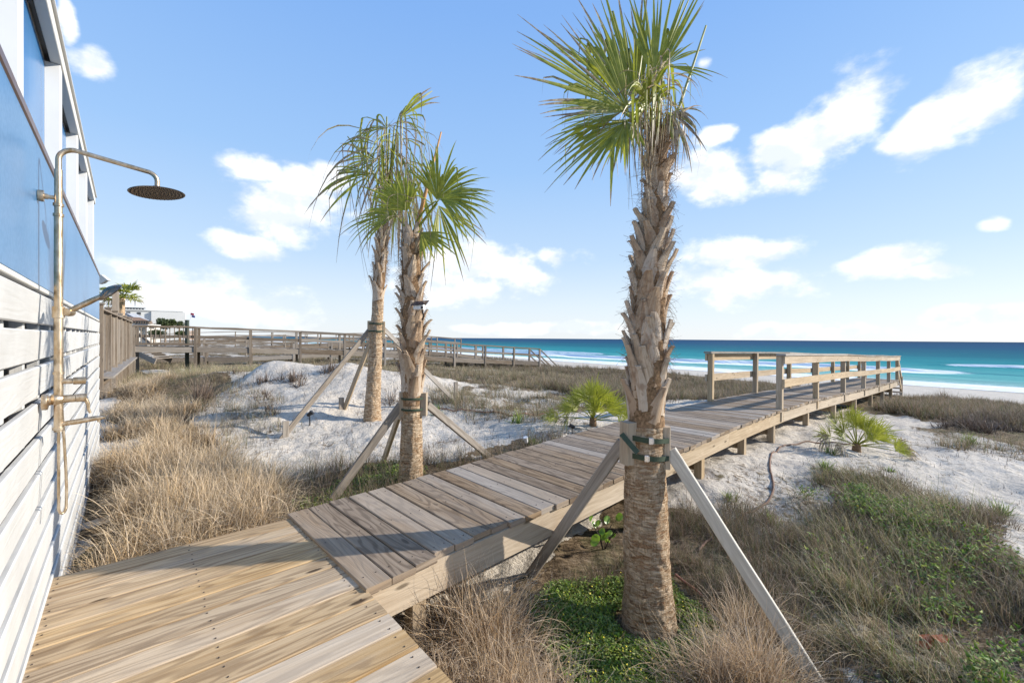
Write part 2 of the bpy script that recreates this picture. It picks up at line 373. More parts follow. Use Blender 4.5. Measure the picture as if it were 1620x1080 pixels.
lgn = t.math('ADD', lg, t.math('MULTIPLY', t.math('SUBTRACT', st, .5), .22))
col = t.ramp(t.mr(lgn, 1.80, 3.4), [(0.0, (.26, .46, .43)), (.07, (.11, .38, .365)), (.17, (.018, .25, .27)), (.33, (.004, .125, .17)), (.52, (.003, .07, .14)), (.72, (.004, .055, .13)), (1.0, (.004, .042, .10))])
col = t.mix(t.mr(st2, .35, .7, 0, .45), col, t.mix(.5, col, (0, .05, .09), 'MIX'))
fa = t.attr('foam').outputs['Fac']
fn = t.math('ADD', t.math('MULTIPLY', t.noise(qp, 1.6, 6, .7), .7), t.math('MULTIPLY', t.noise(pos, 1.5, 5, .7), .5))
fm = t.mr(t.math('ADD', fa, t.math('SUBTRACT', fn, .6)), .42, .72, 0, 1, True)
col = t.mix(fm, col, (.82, .84, .84))
wv = t.math('ADD', t.noise(qp, 1.3, 4, .6), t.math('MULTIPLY', t.noise(qp, .25, 3, .5), 2.0))
bmp = t.n('ShaderNodeBump', {'Strength': .8, 'Distance': .5, 'Height': wv}).outputs[0]; df = t.n('ShaderNodeBsdfDiffuse', {'Color': col, 'Normal': bmp}); gl = t.n('ShaderNodeBsdfGlossy', {'Color': (1, 1, 1, 1), 'Roughness': .3, 'Normal': bmp})
ms = t.n('ShaderNodeMixShader', {0: .07}); t.set(ms.inputs[1], df.outputs[0]); t.set(ms.inputs[2], gl.outputs[0]); M['sea'] = t.out(ms.outputs[0])
o = grid_mesh('sea_water', np.stack([X, Y, Z], -1).reshape(-1, 3), F4, M['sea'], {'foam': fo.ravel()}, True); tag(o, 'turquoise sea with breaking waves', kind='structure')
# ---------------------------------------------------------------- sky, clouds, sun
AZ = math.atan2(.991, .13); EL = rad(25)
w = bpy.data.worlds.new('World'); sc.world = w; w.use_nodes = True
t = NT('', w)
sky = t.n('ShaderNodeTexSky', sky_type='NISHITA', sun_disc=False, sun_elevation=EL, sun_rotation=AZ, altitude=0, air_density=1.0, dust_density=.6, ozone_density=2.0)
dirv = t.n('ShaderNodeTexCoord').outputs['Generated']
sx, sy, sz = t.n('ShaderNodeSeparateXYZ', {0: dirv}).outputs[:]
az = t.math('ARCTAN2', sx, sy); el = t.math('ARCSINE', sz); ae = t.n('ShaderNodeCombineXYZ', {0: az, 1: el, 2: 0.0}).outputs[0]
warp = t.n('ShaderNodeTexNoise', {'Vector': dirv, 'Scale': 9.0, 'Detail': 3.0}).outputs['Color']
aw = t.vmath('ADD', ae, t.vmath('MULTIPLY', t.vmath('SUBTRACT', warp, (.5, .5, .5)), (.05, .04, 0)))
CL = [(398, 265, 46, 17, 0), (495, 283, 62, 26, 8), (462, 335, 105, 42, 8), (395, 388, 62, 20, -8), (770, 420, 120, 36, 0), (878, 408, 32, 18, -15), (700, 455, 110, 30, 0),
      (245, 440, 75, 22, 0), (300, 480, 190, 45, 0), (142, 100, 48, 26, 0), (101, 30, 15, 38, 0), (1120, 283, 72, 36, 0), (1290, 225, 125, 48, 32), (1350, 170, 90, 55, 25), (1230, 240, 60, 30, 20),
      (1560, 160, 100, 52, 10), (1460, 205, 75, 45, 30), (1165, 400, 92, 26, 0), (1130, 450, 130, 30, 0), (1405, 410, 72, 24, 0), (1480, 430, 60, 14, 0), (1567, 347, 30, 12, 0), 
      (1117, 95, 16, 14, 0), (1560, 500, 110, 16, 0), (1220, 278, 30, 12, 0), (1135, 215, 35, 14, 20), (1250, 525, 150, 12, 0), (880, 520, 160, 10, 0)]
best = None
for i, (u, v, rx, ry, a) in enumerate(CL):
    d = ray(u, v).normalized(); a0, e0 = math.atan2(d.x, d.y), math.asin(d.z)
    dx = ray(u + 5, v).normalized(); dy = ray(u, v - 5).normalized()
    kx = abs(math.atan2(dx.x, dx.y) - a0) / 5; ky = abs(math.asin(dy.z) - e0) / 5
    mp = t.mapping(aw, (rx * kx * 1.17, ry * ky * 1.32, 1), (a0, e0, 0), (0, 0, rad(a)), 'TEXTURE')
    s1 = t.math('SUBTRACT', 1.0, t.vmath('LENGTH', mp, out=1))
    best = s1 if best is None else t.math('SMOOTH_MAX', best, s1, .12)
# high elevations and behind the camera: loose scattered cloud of the same kind
nbig = t.n('ShaderNodeTexNoise', {'Vector': t.vmath('MULTIPLY', dirv, (1, 1, 2.2)), 'Scale': 2.6, 'Detail': 2.0}).outputs[0]
beh = t.math('MULTIPLY', t.mr(nbig, .52, .75, -.6, .6), t.mr(sy, .35, -.1, 0, 1, True)); beh = t.math('ADD', beh, t.mr(sy, .35, -.1, -1, 0))
best = t.math('MAXIMUM', best, beh)
nz = t.n('ShaderNodeTexNoise', {'Vector': t.vmath('MULTIPLY', dirv, (1, 1, 1.6)), 'Scale': 9.5, 'Detail': 9.0, 'Roughness': .57}).outputs[0]
nzu = t.n('ShaderNodeTexNoise', {'Vector': t.vmath('MULTIPLY', t.vmath('ADD', dirv, (.012, 0, .022)), (1, 1, 1.6)), 'Scale': 9.5, 'Detail': 5.0, 'Roughness': .55}).outputs[0]
dens = t.math('ADD', best, t.math('MULTIPLY', t.math('SUBTRACT', nz, .5), 2.0))
mask = t.mr(dens, .0, .62, 0, 1, True)
lowfade = t.mr(sz, .0, .22, .75, 1.0)
mask = t.math('MULTIPLY', mask, t.math('MULTIPLY', lowfade, .97))
shade = t.n('ShaderNodeTexNoise', {'Vector': t.vmath('ADD', dirv, (.01, 0, -.03)), 'Scale': 8.0, 'Detail': 5.0}).outputs[0]
ccol = t.mix(t.mr(t.math('ADD', t.math('SUBTRACT', nz, nzu), t.math('MULTIPLY', t.math('SUBTRACT', shade, .5), .35)), -.14, .10, 0, 1, True), (6.4, 6.9, 7.6), (8.9, 8.9, 8.9))
skc = t.n('ShaderNodeHueSaturation', {'Color': sky.outputs[0], 'Saturation': 1.0, 'Value': 1.0}).outputs[0]
grad = t.ramp(t.mr(sz, 0.0, .8), [(0, (.66, .70, .74)), (.09, (.58, .66, .74)), (.22, (.42, .56, .735)), (.45, (.275, .455, .735)), (.75, (.185, .36, .705)), (1, (.15, .31, .65))])
grad = t.vmath('SCALE', grad); grad.node.inputs['Scale'].default_value = 10.0
skc = t.mix(.85, skc, grad)
fin = t.mix(mask, skc, ccol)
bg = t.n('ShaderNodeBackground', {'Color': fin, 'Strength': .1}); wo = t.n('ShaderNodeOutputWorld'); t.set(wo.inputs[0], bg.outputs[0])
sd = bpy.data.lights.new('sun', 'SUN'); so = bpy.data.objects.new('sun', sd); COL.objects.link(so)
sd.energy = 4.9; sd.angle = rad(.5); sd.color = (1, .93, .82)
SUN = V((math.sin(AZ) * math.cos(EL), math.cos(AZ) * math.cos(EL), math.sin(EL)))
so.rotation_euler = (-SUN).to_track_quat('-Z', 'Y').to_euler()
sc.view_settings.view_transform = 'Standard'; sc.view_settings.look = 'None'; sc.view_settings.gamma = 1; sc.view_settings.exposure = .52
sc.cycles.use_denoising = True
sc.cycles.max_bounces = 8
# ---------------------------------------------------------------- near deck
D1 = V((.745, .667, 0)); D2 = V((.667, -.745, 0)); C0 = V((-1.514, 3.024, 0)); UP = V((0, 0, 1))
deck = thing('deck', 'golden timber deck with diagonal planks beside the white slatted wall', 'deck', (-.8, 1.5, 0))
mb = MB(); m = .07; RD = random.Random(3)
while m < 6.4:
    n = 1.215
    s = C0 + D2 * m
    # planks end at the wall: solve the gap to the wall line
    a = s - D1 * n; b = s
    z = -.019
    mb.beam(a + UP * (z + R.uniform(-.0012, .0012)), b + UP * (z + R.uniform(-.0012, .0012)), .1338, .036, UP, RD.random() * .85, .004)
    # screws: small dark dimples near ends and middle
    m += .1425
mb.build('decking', M['deck'], deck)
t = NT('dark_steel'); M['steel'] = t.out(t.pbsdf((.09, .07, .06), .5, Metallic=.6))
mb = MB(); m = .07
while m < 3.4:
    for dd in (.05, .62, 1.17):
        for e in (-.035, .035):
            c = C0 + D2 * (m + e + R.uniform(-.006, .006)) - D1 * (dd + R.uniform(-.008, .008)); mb.disc(c + UP * .0002, UP, .0034, .003, 8)
    m += .1425
tag(mb.build('screws', M['steel'], deck), kind='stuff')
mb = MB()
for dd in (.03, .62, 1.15):
    mb.beam(C0 - D1 * dd + D2 * .02 + UP * -.135, C0 + D2 * 6.3 - D1 * dd + UP * -.135, .038, .19, UP, .5)
mb.beam(C0 + D2 * .02 - D1 * 1.13 + UP * -.135, C0 + D2 * .02 - D1 * .05 + UP * -.135, .038, .19, UP, .4)
mb.build('joists', M['post'], deck)
mb = MB()
for mm in (.3, 2.2, 4.2):
    for dd in (.1, 1.05):
        c = C0 + D2 * mm - D1 * dd; mb = MB(); mb.beam(c + UP * -.9, c + UP * -.23, .09, .09, D1, .4); mb.build('footing', M['post'], deck)


# ---------------------------------------------------------------- boardwalk
RE = [(-.723, 2.123, .016), (-.15, 2.70, .03), (.254, 3.03, .05), (1.0, 3.73, .09), (1.78, 4.45, .12), (2.76, 5.41, .14), (4.50, 7.10, .14), (6.12, 8.55, .11), (7.84, 10.02, .05), (9.55, 11.49, -.02), (12.4, 14.05, -.12), (14.79, 16.27, -.2)]
P3 = [V(p) for p in RE]
def catmull(P, n=40):
    out = []
    for i in range(len(P) - 1):
        a, b, c, d = P[max(i - 1, 0)], P[i], P[i + 1], P[min(i + 2, len(P) - 1)]
        for j in range(n):
            s = j / n; out.append(.5 * ((2 * b) + (c - a) * s + (2 * a - 5 * b + 4 * c - d) * s * s + (3 * b - a - 3 * c + d) * s ** 3))
    out.append(P[-1]); return out
def smooth(L, n):
    for _ in range(n): L = [L[0]] + [(L[i - 1] + L[i] * 2 + L[i + 1]) / 4 for i in range(1, len(L) - 1)] + [L[-1]]
    return L
PTS = catmull(P3, 12)
_a = np.array([tuple(p) for p in PTS])
for _ in range(220): _a[1:-1] = (_a[:-2] + 2 * _a[1:-1] + _a[2:]) / 4
PTS = [V(p) for p in _a]
S = [0]
for i in range(1, len(PTS)): S.append(S[-1] + (PTS[i] - PTS[i - 1]).length)
LEN = S[-1]
def on(s, side=0, dz=0):
    """point s metres along the right edge; side = metres to the left"""
    s = max(0, min(LEN - 1e-4, s)); lo, hi = 0, len(S) - 1
    while hi - lo > 1:
        mid = (lo + hi) // 2
        if S[mid] <= s: lo = mid
        else: hi = mid
    f = (s - S[lo]) / (S[hi] - S[lo]); p = PTS[lo].lerp(PTS[hi], f)
    a = PTS[max(lo - 6, 0)]; b = PTS[min(hi + 6, len(PTS) - 1)]; d = (b - a).normalized(); nl = V((-d.y, d.x, 0)).normalized()
    return p + nl * side + V((0, 0, dz)), d, nl
bw = thing('boardwalk', 'weathered grey plank boardwalk with pale railings running to the beach', 'boardwalk', (4, 6.5, -.3))
mb = MB(); s = .07; W_ = 1.24; i = 0
while s < LEN - .05:
    p, d, nl = on(s)
    ext = .0 if 0 else R.uniform(-.004, .012)
    if i < 3: ext -= .0
    elif i < 7: ext -= .045
    elif i < 10: ext -= .02
    yaw = R.uniform(-.004, .004); upv = d.cross(nl) * -1
    upv = nl.cross(d); upv = upv if upv.z > 0 else -upv
    a = p - nl * ext + UP * (-.019 + R.uniform(-.0015, .0015)); b = p + nl * (W_ + R.uniform(-.01, .012)) + d * yaw + UP * (-.019 + R.uniform(-.0015, .0015))
    mb.beam(a, b, .1395, .038, upv, None, .005)
    s += .1455; i += 1
mb.build('decking', M['walk'], bw)
mb = MB(); s = .07
while s < 6:
    p, d, nl = on(s)
    for off in (.10, .62, 1.14):
        for e in (-.035, .035): mb.disc(p + nl * off + d * e + UP * .0016, UP, .0035, .003, 6)
    s += .1455
tag(mb.build('screws', M['steel'], bw), kind='stuff')
def along(mb, s0, s1, side, dz, w, h, step=2.4, tone=None, wob=0, n=6):
    s = s0
    while s < s1 - .01:
        e = min(s + step, s1); tn = R.random() if tone is None else tone
        ou = R.random() * 9
        for j in range(n):
            a = s + (e - s) * j / n + (0.002 if j == 0 else 0); b = s + (e - s) * (j + 1) / n
            pa, pb = on(a, side, dz)[0], on(b, side, dz)[0]
            mb.beam(pa, pb + (pb - pa).normalized() * .0015, w, h, UP, tn, .002)
        s = e
def strip(mb, s0, s1, side, dz, w, h, step=2.4, sag=0):
    """one long bent board per span, swept along the walk"""
    s = s0
    while s < s1 - .01:
        e = min(s + step, s1); n = 10; base = len(mb.v); c = .003; tone = R.random(); ou, ov = R.random() * 30, R.random() * 30
        a, b = w / 2, h / 2; prof = [(-a, -b), (a, -b), (a, b), (-a, b)]; per = [0, w, w + h, 2 * w + h, 2 * w + 2 * h]
        jd = R.uniform(-.004, .004)
        for j in range(n + 1):
            ss = s + (e - s) * j / n; p, d, nl = on(ss, side, dz); p = p - UP * sag * math.sin(math.pi * j / n)
            mb.v += [tuple(p + nl * (-q[0]) + UP * (q[1] + jd)) for q in prof]
        for j in range(n):
            for k in range(4):
                A = base + 4 * j; k2 = (k + 1) % 4
                mb.f.append((A + k, A + k2, A + 4 + k2, A + 4 + k)); u0 = (e - s) * j / n + ou; u1 = (e - s) * (j + 1) / n + ou
                mb.uv.append([(u0, per[k] + ov), (u0, per[k + 1] + ov), (u1, per[k + 1] + ov), (u1, per[k] + ov)]); mb.tone.append(tone)
        mb.f.append((base + 3, base + 2, base + 1, base)); mb.uv.append([(ou + q[0], ov + q[1]) for q in prof]); mb.tone.append(tone)
        A = base + 4 * n; mb.f.append((A, A + 1, A + 2, A + 3)); mb.uv.append([(ou + q[0], ov + q[1]) for q in prof]); mb.tone.append(tone)
        s = e + .003
for side in (.02 + .0, W_ - .02, W_ / 2):
    mb = MB()
    strip(mb, .01 if side != W_ / 2 else .05, LEN, side + (0.03 if side < .1 else 0), -.04 - .0985, .04, .19, 2.44)
    mb.build('stringer', M['fresh'], bw)
# support posts under the walk
SP = [.35, 2.62, 4.15, 5.6, 6.95, 9.0, 11.1, 13.2, 15.4, 17.6, 19.6]
for s in SP:
    if s > LEN: continue
    for side in (.105, W_ - .09):
        p, d, nl = on(s, side); zt = p.z - .045; g0 = gz1(p.x, p.y)
        mb = MB(); mb.beam(V((p.x, p.y, g0 - .3)), V((p.x, p.y, zt)), .09, .09, d, None); mb.build('support_post', M['post'], bw)
    mb = MB(); p0 = on(s + .07, .13, -.045 - .31)[0]; p1 = on(s + .07, W_ - .12, -.045 - .31)[0]
    mb.beam(p0, p1, .04, .14, UP, None); mb.build('cross_beam', M['post'], bw)
# railings
p0s = 0
best_d = 9
for j in range(400):
    s = j * .05
    p = on(s)[0]; dd = (V((4.50, 7.10)) - V((p.x, p.y))).length
    if dd < best_d: best_d = dd; p0s = s
gap = (LEN - .12 - p0s) / 6.0
RAILH = .90
for side, sg in ((.055, 1), (W_ - .055, -1)):
    for j in range(7):
        s = p0s + gap * j; p, d, nl = on(s, side); mb = MB()
        lean = V((R.uniform(-.012, .012), R.uniform(-.012, .012), 0))
        mb.beam(p - UP * .2, p + UP * (RAILH - .02) + lean, .09, .09, d, None, .004); mb.build('railing_post', M['post'], bw)
    off = side - sg * .066
    mb = MB(); strip(mb, p0s - .06, LEN - .08, off, RAILH - .085, .036, .13, gap * 2, .012); mb.build('top_rail', M['fresh'], bw)
    mb = MB(); strip(mb, p0s - .08, LEN - .06, side - sg * .03, RAILH + .004, .14, .034, gap * 2, .01); mb.build('cap_rail', M['brace'], bw)
    mb = MB(); strip(mb, p0s - .06, LEN - .08, off, .43, .036, .13, gap * 2, .012); mb.build('middle_rail', M['fresh'], bw)
    # stair rail and steps at the end
    p, d, nl = on(LEN, side); e = p + d * 1.3; ge = gz1(e.x, e.y)
    mb = MB(); mb.beam(p + UP * (RAILH - .03), V((e.x, e.y, ge + .75)), .04, .13, UP, None); mb.beam(p + UP * .4, V((e.x, e.y, ge + .25)), .04, .13, UP, None)
    mb.beam(V((e.x, e.y, ge - .3)), V((e.x, e.y, ge + .8)), .09, .09, d, None); mb.build('stair_rail', M['fresh'], bw)
mb = MB(); p, d, nl = on(LEN - .01)
for j in range(6):
    c = p + d * (.14 + .26 * j) - UP * (.17 * (j + 1)); mb.beam(c, c + nl * W_, .27, .038, UP, None)
mb.build('steps', M['walk'], bw)
# ---------------------------------------------------------------- white slatted wall
W0 = V((-1.806, 1.573, 0)); WD = V((-.6703, .7421, 0)).normalized(); WN = V((.7421, .6703, 0)).normalized()
def wp(t_, s_, z_): return W0 + WD * t_ + WN * s_ + UP * z_
t = NT('white_paint'); uv = t.n('ShaderNodeUVMap').outputs[0]; pos = t.n('ShaderNodeNewGeometry').outputs['Position']
gr = t.noise(t.mapping(uv, (2.5, 70, 1)), 1.0, 4, .65); low = t.noise(pos, 2.2, 5, .6)
rg = t.math('SINE', t.math('MULTIPLY', t.noise(t.mapping(uv, (1.2, 9, 1)), 1.0, 2, .4), 60.0))
c = t.mix(t.mr(low, .35, .7), (.59, .59, .58), (.49, .485, .47)); c = t.mix(t.mr(gr, .6, .75, 0, .25), c, (.55, .54, .52))
zz = t.n('ShaderNodeSeparateXYZ', {0: pos}).outputs[2]
dirt = t.math('MULTIPLY', t.mr(zz, .15, -.35, 0, .6), t.mr(t.noise(pos, 9, 6, .7), .4, .62)); c = t.mix(dirt, c, (.42, .38, .32))
M['white'] = t.out(t.pbsdf(c, .55, t.math('ADD', gr, t.math('MULTIPLY', rg, .25)), .35, .003, Specular_IOR_Level=.35))
M['white_metal'] = plain('white_metal', (.64, .64, .63), .4, 0, .04, 3)
M['soffit'] = plain('soffit_aluminium', (.62, .61, .57), .5, 0, .06, 3)
M['bronze'] = plain('bronze_aluminium', (.14, .085, .065), .35, .3, .15, 12)
M['black'] = plain('black_plastic', (.015, .015, .017), .45, 0, .2, 20)
t = NT('blue_glass'); pos = t.n('ShaderNodeNewGeometry').outputs['Position']
c = t.mix(t.mr(t.noise(t.mapping(pos, (1, 1, .35)), 1.6, 3, .5), .3, .7), (.04, .145, .31), (.065, .19, .37))
c = t.mix(t.mr(t.noise(t.mapping(pos, (60, 60, 60)), 1.0, 2, .5), .4, .6, 0, .15), c, (.22, .38, .6))
M['blue'] = t.out(t.pbsdf(c, .3, t.noise(pos, 2.5, 2, .5), .1, .02, Specular_IOR_Level=.3))
t = NT('blue_glass_dark'); pos = t.n('ShaderNodeNewGeometry').outputs['Position']
c = t.mix(t.mr(t.noise(t.mapping(pos, (3, 3, .3)), 1.5, 3, .5), .3, .7), (.035, .15, .36), (.06, .20, .43))
M['blue2'] = t.out(t.pbsdf(c, .25, t.noise(pos, 2.0, 2, .5), .1, .02, Specular_IOR_Level=.25))
wall = thing('slatted_wall', 'white slatted timber wall with blue panels above and a white post frame', 'wall', tuple(wp(1, 0, 0)))
TE = 6.05; T0 = -4.5; TH = 5.22
mb = MB(); z = 1.45; TOPS = []
while z > -.75:
    zc = z - .0665; tlt = .007
    t_ = T0 if z > 0 else -0.2
    segs = [(T0, TE)]
    for a, b in segs:
        mb.beam(wp(a, -.012, zc), wp(b, -.012, zc), .024, .1335, UP + WN * .05, None, .006, 30, .0008)
    z -= .159
mb.build('slats', M['white'], wall)
mb = MB(); tt = -4.2
while tt < TE:
    mb.beam(wp(tt, -.046, -.75), wp(tt, -.046, 1.44), .038, .04, WN, None); tt += .405
mb.beam(wp(TE - .03, -.03, -.75), wp(TE - .03, -.03, 1.44), .04, .05, WN, None)
mb.build('battens', M['white'], wall)
mb = MB(); zz_ = 1.42
while zz_ > -.6:
    mb.beam(wp(T0, -.16, zz_), wp(TE - .05, -.16, zz_), .02, .135, UP, None); zz_ -= .139
mb.build('backing_boards', M['old'], wall)
# blue lower panels
ends = [T0, -2.6, -1.2, .37, 1.62, 2.9, 4.15, 5.35, TE]
for a, b in zip(ends[:-1], ends[1:]):
    mb = MB(); mb.beam(wp(a + .0012, -.008, 1.80), wp(b - .0012, -.008, 1.80), .012, .62, UP, .5, .001); mb.build('blue_panel', M['blue'], wall)
mb = MB(); mb.beam(wp(T0, -.026, 1.478), wp(TE, -.026, 1.478), .05, .022, UP, .5); mb.build('bottom_trim', M['soffit'], wall)
mb = MB(); mb.beam(wp(T0, -.028, 2.125), wp(TE, -.028, 2.125), .064, .05, UP, .5, .012); mb.build('bronze_rail', M['bronze'], wall)
PT = [-3.5, -2.3, -1.12, .14, 1.5, 2.73, 3.83, 5.05]
for tt in PT:
    mb = MB(); mb.beam(wp(tt, -.065, 1.48), wp(tt, -.065, 2.928), .095, .095, WN, .5, .004); mb.build('frame_post', M['white_metal'], wall)
    mb = MB(); mb.beam(wp(tt, -.065, 2.905), wp(tt, -.065, 2.925), .06, .07, WN, .5); mb.build('bracket', M['soffit'], wall)
for a, b in zip(PT, PT[1:]):
    mb = MB(); mb.beam(wp(a + .05, -.09, 2.53), wp(b - .05, -.09, 2.53), .012, .78, UP, .5, .001); mb.build('upper_panel', M['blue2'], wall)
mb = MB()
mb.beam(wp(T0, -.112, 2.975), wp(TH, -.112, 2.975), .05, .09, UP, .5, .003); mb.beam(wp(T0, -.035, 2.975), wp(TH, -.035, 2.975), .05, .09, UP, .5, .003)
mb.build('header', M['soffit'], wall)
mb = MB(); mb.beam(wp(T0, -.0735, 2.985), wp(TH, -.0735, 2.985), .026, .06, UP, .5, .001); mb.build('header_track', M['black'], wall)
mb = MB(); mb.beam(wp(T0, -.07, 3.028), wp(TH + .02, -.07, 3.028), .15, .014, UP, .5, .002); mb.build('header_cap', M['white_metal'], wall)
for tt in (.62, 1.95, 3.1):
    mb = MB(); mb.beam(wp(tt, -.0735, 2.935), wp(tt + .22, -.0735, 2.935), .02, .02, UP, .5); mb.build('clip', M['black'], wall)
# ---------------------------------------------------------------- outdoor shower
t = NT('aged_brass'); pos = t.n('ShaderNodeNewGeometry').outputs['Position']
n = t.noise(t.mapping(pos, (1, 1, .4)), 40, 5, .65); n2 = t.noise(pos, 9, 4, .6)
c = t.mix(t.mr(n, .35, .65), (.40, .29, .17), (.62, .52, .40)); c = t.mix(t.mr(n2, .55, .7, 0, .6), c, (.36, .20, .09))
M['brass'] = t.out(t.pbsdf(c, t.mr(n, .3, .7, .28, .45), n, .1, .002, Metallic=.92))
M['dark_chrome'] = plain('dark_chrome', (.24, .20, .165), .3, 1, .1, 30)
ST, SS = .378, .0615
def sp(s_, z_, dt=0): return wp(ST + dt, s_, z_)
sh = thing('outdoor_shower', 'brushed brass outdoor shower on the white slatted wall', 'shower', tuple(sp(SS, .84)))
def arcpts(c, r, a0, a1, n=10):
    """arc in the plane of the wall normal and vertical"""
    return [c + WN * (r * math.cos(a0 + (a1 - a0) * i / n)) + UP * (r * math.sin(a0 + (a1 - a0) * i / n)) for i in range(n + 1)]
mb = MB(); mb.tube([sp(SS, .84), sp(SS, 1.35)], .0155, 20); mb.tube([sp(SS, 1.35), sp(SS, 1.80)], .0148, 20); mb.tube([sp(SS, 1.80), sp(SS, 2.0)], .0135, 20)
for zz_, r in ((1.36, .0195), (1.80, .018), (1.845, .018), (.855, .0195), (1.10, .0188)): mb.tube([sp(SS, zz_ - .006), sp(SS, zz_ + .006)], r, 20)
mb.build('riser_pipe', M['brass'], sh, 'auto')
mb = MB(); cc = sp(SS + .055, 2.045)
e = .398
pts = [sp(SS, 1.99)] + arcpts(cc, .055, math.pi, math.pi / 2, 10) + [sp(e - .04 + .0, 2.072)] + arcpts(sp(e - .04, 2.072 - .04), .04, math.pi / 2, 0, 8) + [sp(e, 2.0)]
mb.tube(pts, .0105, 16); mb.build('shower_arm', M['brass'], sh, 'auto')
mb = MB(); HZ = 1.975
ax = V((-.10, -.04, 1)).normalized()
mb.lathe(sp(e, HZ), ax, [(.110, -.002), (.112, 0), (.110, .002), (.06, .005), (.022, .009), (.016, .022), (.014, .034)], 48, .5)
hd = mb.build('shower_head', M['dark_chrome'], sh, 'auto')
mb = MB()
for ring in range(1, 8):
    rr_ = .0145 * ring
    for k in range(ring * 6):
        a = 2 * math.pi * k / (ring * 6); tx = ax.orthogonal().normalized(); ty = ax.cross(tx)
        c = sp(e, HZ) + (tx * math.cos(a) + ty * math.sin(a)) * rr_ - ax * .0032; mb.disc(c, ax, .0019, .0035, 6)
mb.build('nozzles', M['black'], hd)
mb = MB(); mb.tube([sp(.0, 1.874), sp(SS, 1.874)], .009, 14); mb.lathe(sp(-.012 + .012, 1.874), WN, [(.024, 0), (.025, .012), (.024, .018), (.012, .020), (.0115, .03)], 24); mb.build('wall_bracket', M['brass'], sh, 'auto')
# mixer
mb = MB(); mb.lathe(sp(.011, .975), WN, [(.034, 0), (.035, .012), (.033, .018), (.016, .022), (.014, .03)], 28)
mb.tube([sp(.03, .983), sp(.115, .985)], .0175, 20)
mb.lathe(sp(SS, .984), V((-.35, -.93, 0)), [(.024, -.005), (.026, .012), (.022, .022), (.010, .027), (.001, .028)], 24)
mv = mb.build('mixer_valve', M['brass'], sh, 'auto')
mb = MB(); mb.tube([sp(.117, .985), sp(.150, .985)], .0185, 20); mb.tube([sp(.145, .98), sp(.155, .955), sp(.156, .93), sp(.162, .912)], [.009, .007, .006, .005], 10); mb.build('lever', M['brass'], mv, 'auto')
mb = MB(); mb.tube([sp(SS, 1.063), sp(.105, 1.063)], .0125, 18); mb.tube([sp(.107, 1.063), sp(.148, 1.063)], .0165, 20); mb.build('diverter', M['brass'], sh, 'auto')
mb = MB(); mb.tube([sp(SS, .872), sp(.12, .878), sp(.18, .886), sp(.212, .886)], [.0105, .012, .0115, .006], 16); mb.tube([sp(.19, .868), sp(.19, .885)], .006, 12); mb.build('spout', M['brass'], sh, 'auto')
# hose loop
mb = MB(); H = []
for i in range(41):
    a = i / 40; th = math.pi * a
    H.append(sp(SS + .0 - .012 * math.sin(th) * 0, 0, .018 - .018 * math.cos(th) * 1.0) + UP * (.475 + .37 * (abs(math.cos(th)) ** .55)) + WN * .004)
P = [sp(SS, .845)] + [sp(SS, .845 - .37 * (j / 12) ** .9 * .95, 0) for j in range(1, 12)]
low = [sp(SS, .50 - .030 * math.sin(math.pi * j / 8), .0) + WN * (.011 - .011 * math.cos(math.pi * j / 8)) + WD * (.0 + .02 * j / 8) for j in range(9)]
P = P[:-1] + low + [sp(SS + .022, .60, .03), sp(SS + .014, .80, .035), sp(SS + .005, 1.0, .032), sp(SS - .0, 1.25, .03), sp(SS + .01, 1.36, .02)]
P = smooth(catmull([V(p) for p in P], 5), 2)
mb.tube(P, .0052, 10); 
mb.build('hose', M['brass'], sh, 'auto')
mb = MB(); mb.tube([sp(SS, 1.345), sp(SS, 1.395)], .021, 20); mb.tube([sp(SS, 1.37), sp(SS + .035, 1.372)], .014, 16); mb.lathe(sp(SS + .03, 1.372), V((.3, -.95, 0)), [(.017, -.02), (.019, 0), (.017, .018), (.001, .022)], 16); mb.build('hand_shower_holder', M['brass'], sh, 'auto')
a0 = sp(SS + .03, 1.375); a1 = sp(.20, 1.452); dh = (a1 - a0).normalized()
mb = MB(); mb.tube([a0, a0 + (a1 - a0) * .6, a1], [.0115, .0125, .010], 16); mb.tube([a0 + UP * .008, a0 + (a1 - a0) * .45 + UP * .012], .003, 8); hs = mb.build('hand_shower', M['brass'], sh, 'auto')
ax2 = V((-.38, -.62, .70)).normalized(); hc = a1 + dh * .035
mb = MB(); mb.lathe(hc, ax2, [(.050, -.007), (.054, -.002), (.050, .005), (.036, .015), (.016, .022), (.001, .018)], 32); mb.build('spray_head', M['dark_chrome'], hs, 'auto')
# ---------------------------------------------------------------- palm materials
t = NT('palm_bark'); uv = t.n('ShaderNodeUVMap').outputs[0]; pos = t.n('ShaderNodeNewGeometry').outputs['Position']
r1 = t.noise(t.mapping(pos, (13, 13, 48)), 1.0, 6, .75, dist=.8); r2 = t.noise(t.mapping(pos, (90, 90, 13)), 1.0, 5, .75, dist=.4); big = t.noise(pos, 6, 4, .6)
fl = t.noise(t.mapping(pos, (22, 22, 45)), 1.0, 6, .75, dist=.6)
ro = t.mr(r1, .38, .60, 0, 1, True); ff = t.math('ADD', t.math('MULTIPLY', ro, .5), t.math('MULTIPLY', fl, .75))
c = t.ramp(ff, [(.24, (.10, .052, .026)), (.4, (.37, .215, .115)), (.56, (.60, .40, .235)), (.8, (.74, .57, .39))])
c = t.mix(t.mr(r2, .5, .64, 0, .6), c, (.20, .115, .065)); c = t.mix(t.mr(big, .45, .7, 0, .5), c, (.42, .33, .24))
hb = t.math('ADD', t.math('MULTIPLY', ro, .9), t.math('ADD', t.math('MULTIPLY', fl, 1.3), t.math('MULTIPLY', r2, .7)))
M['bark'] = t.out(t.pbsdf(c, .9, hb, .9, .014, Specular_IOR_Level=.15))
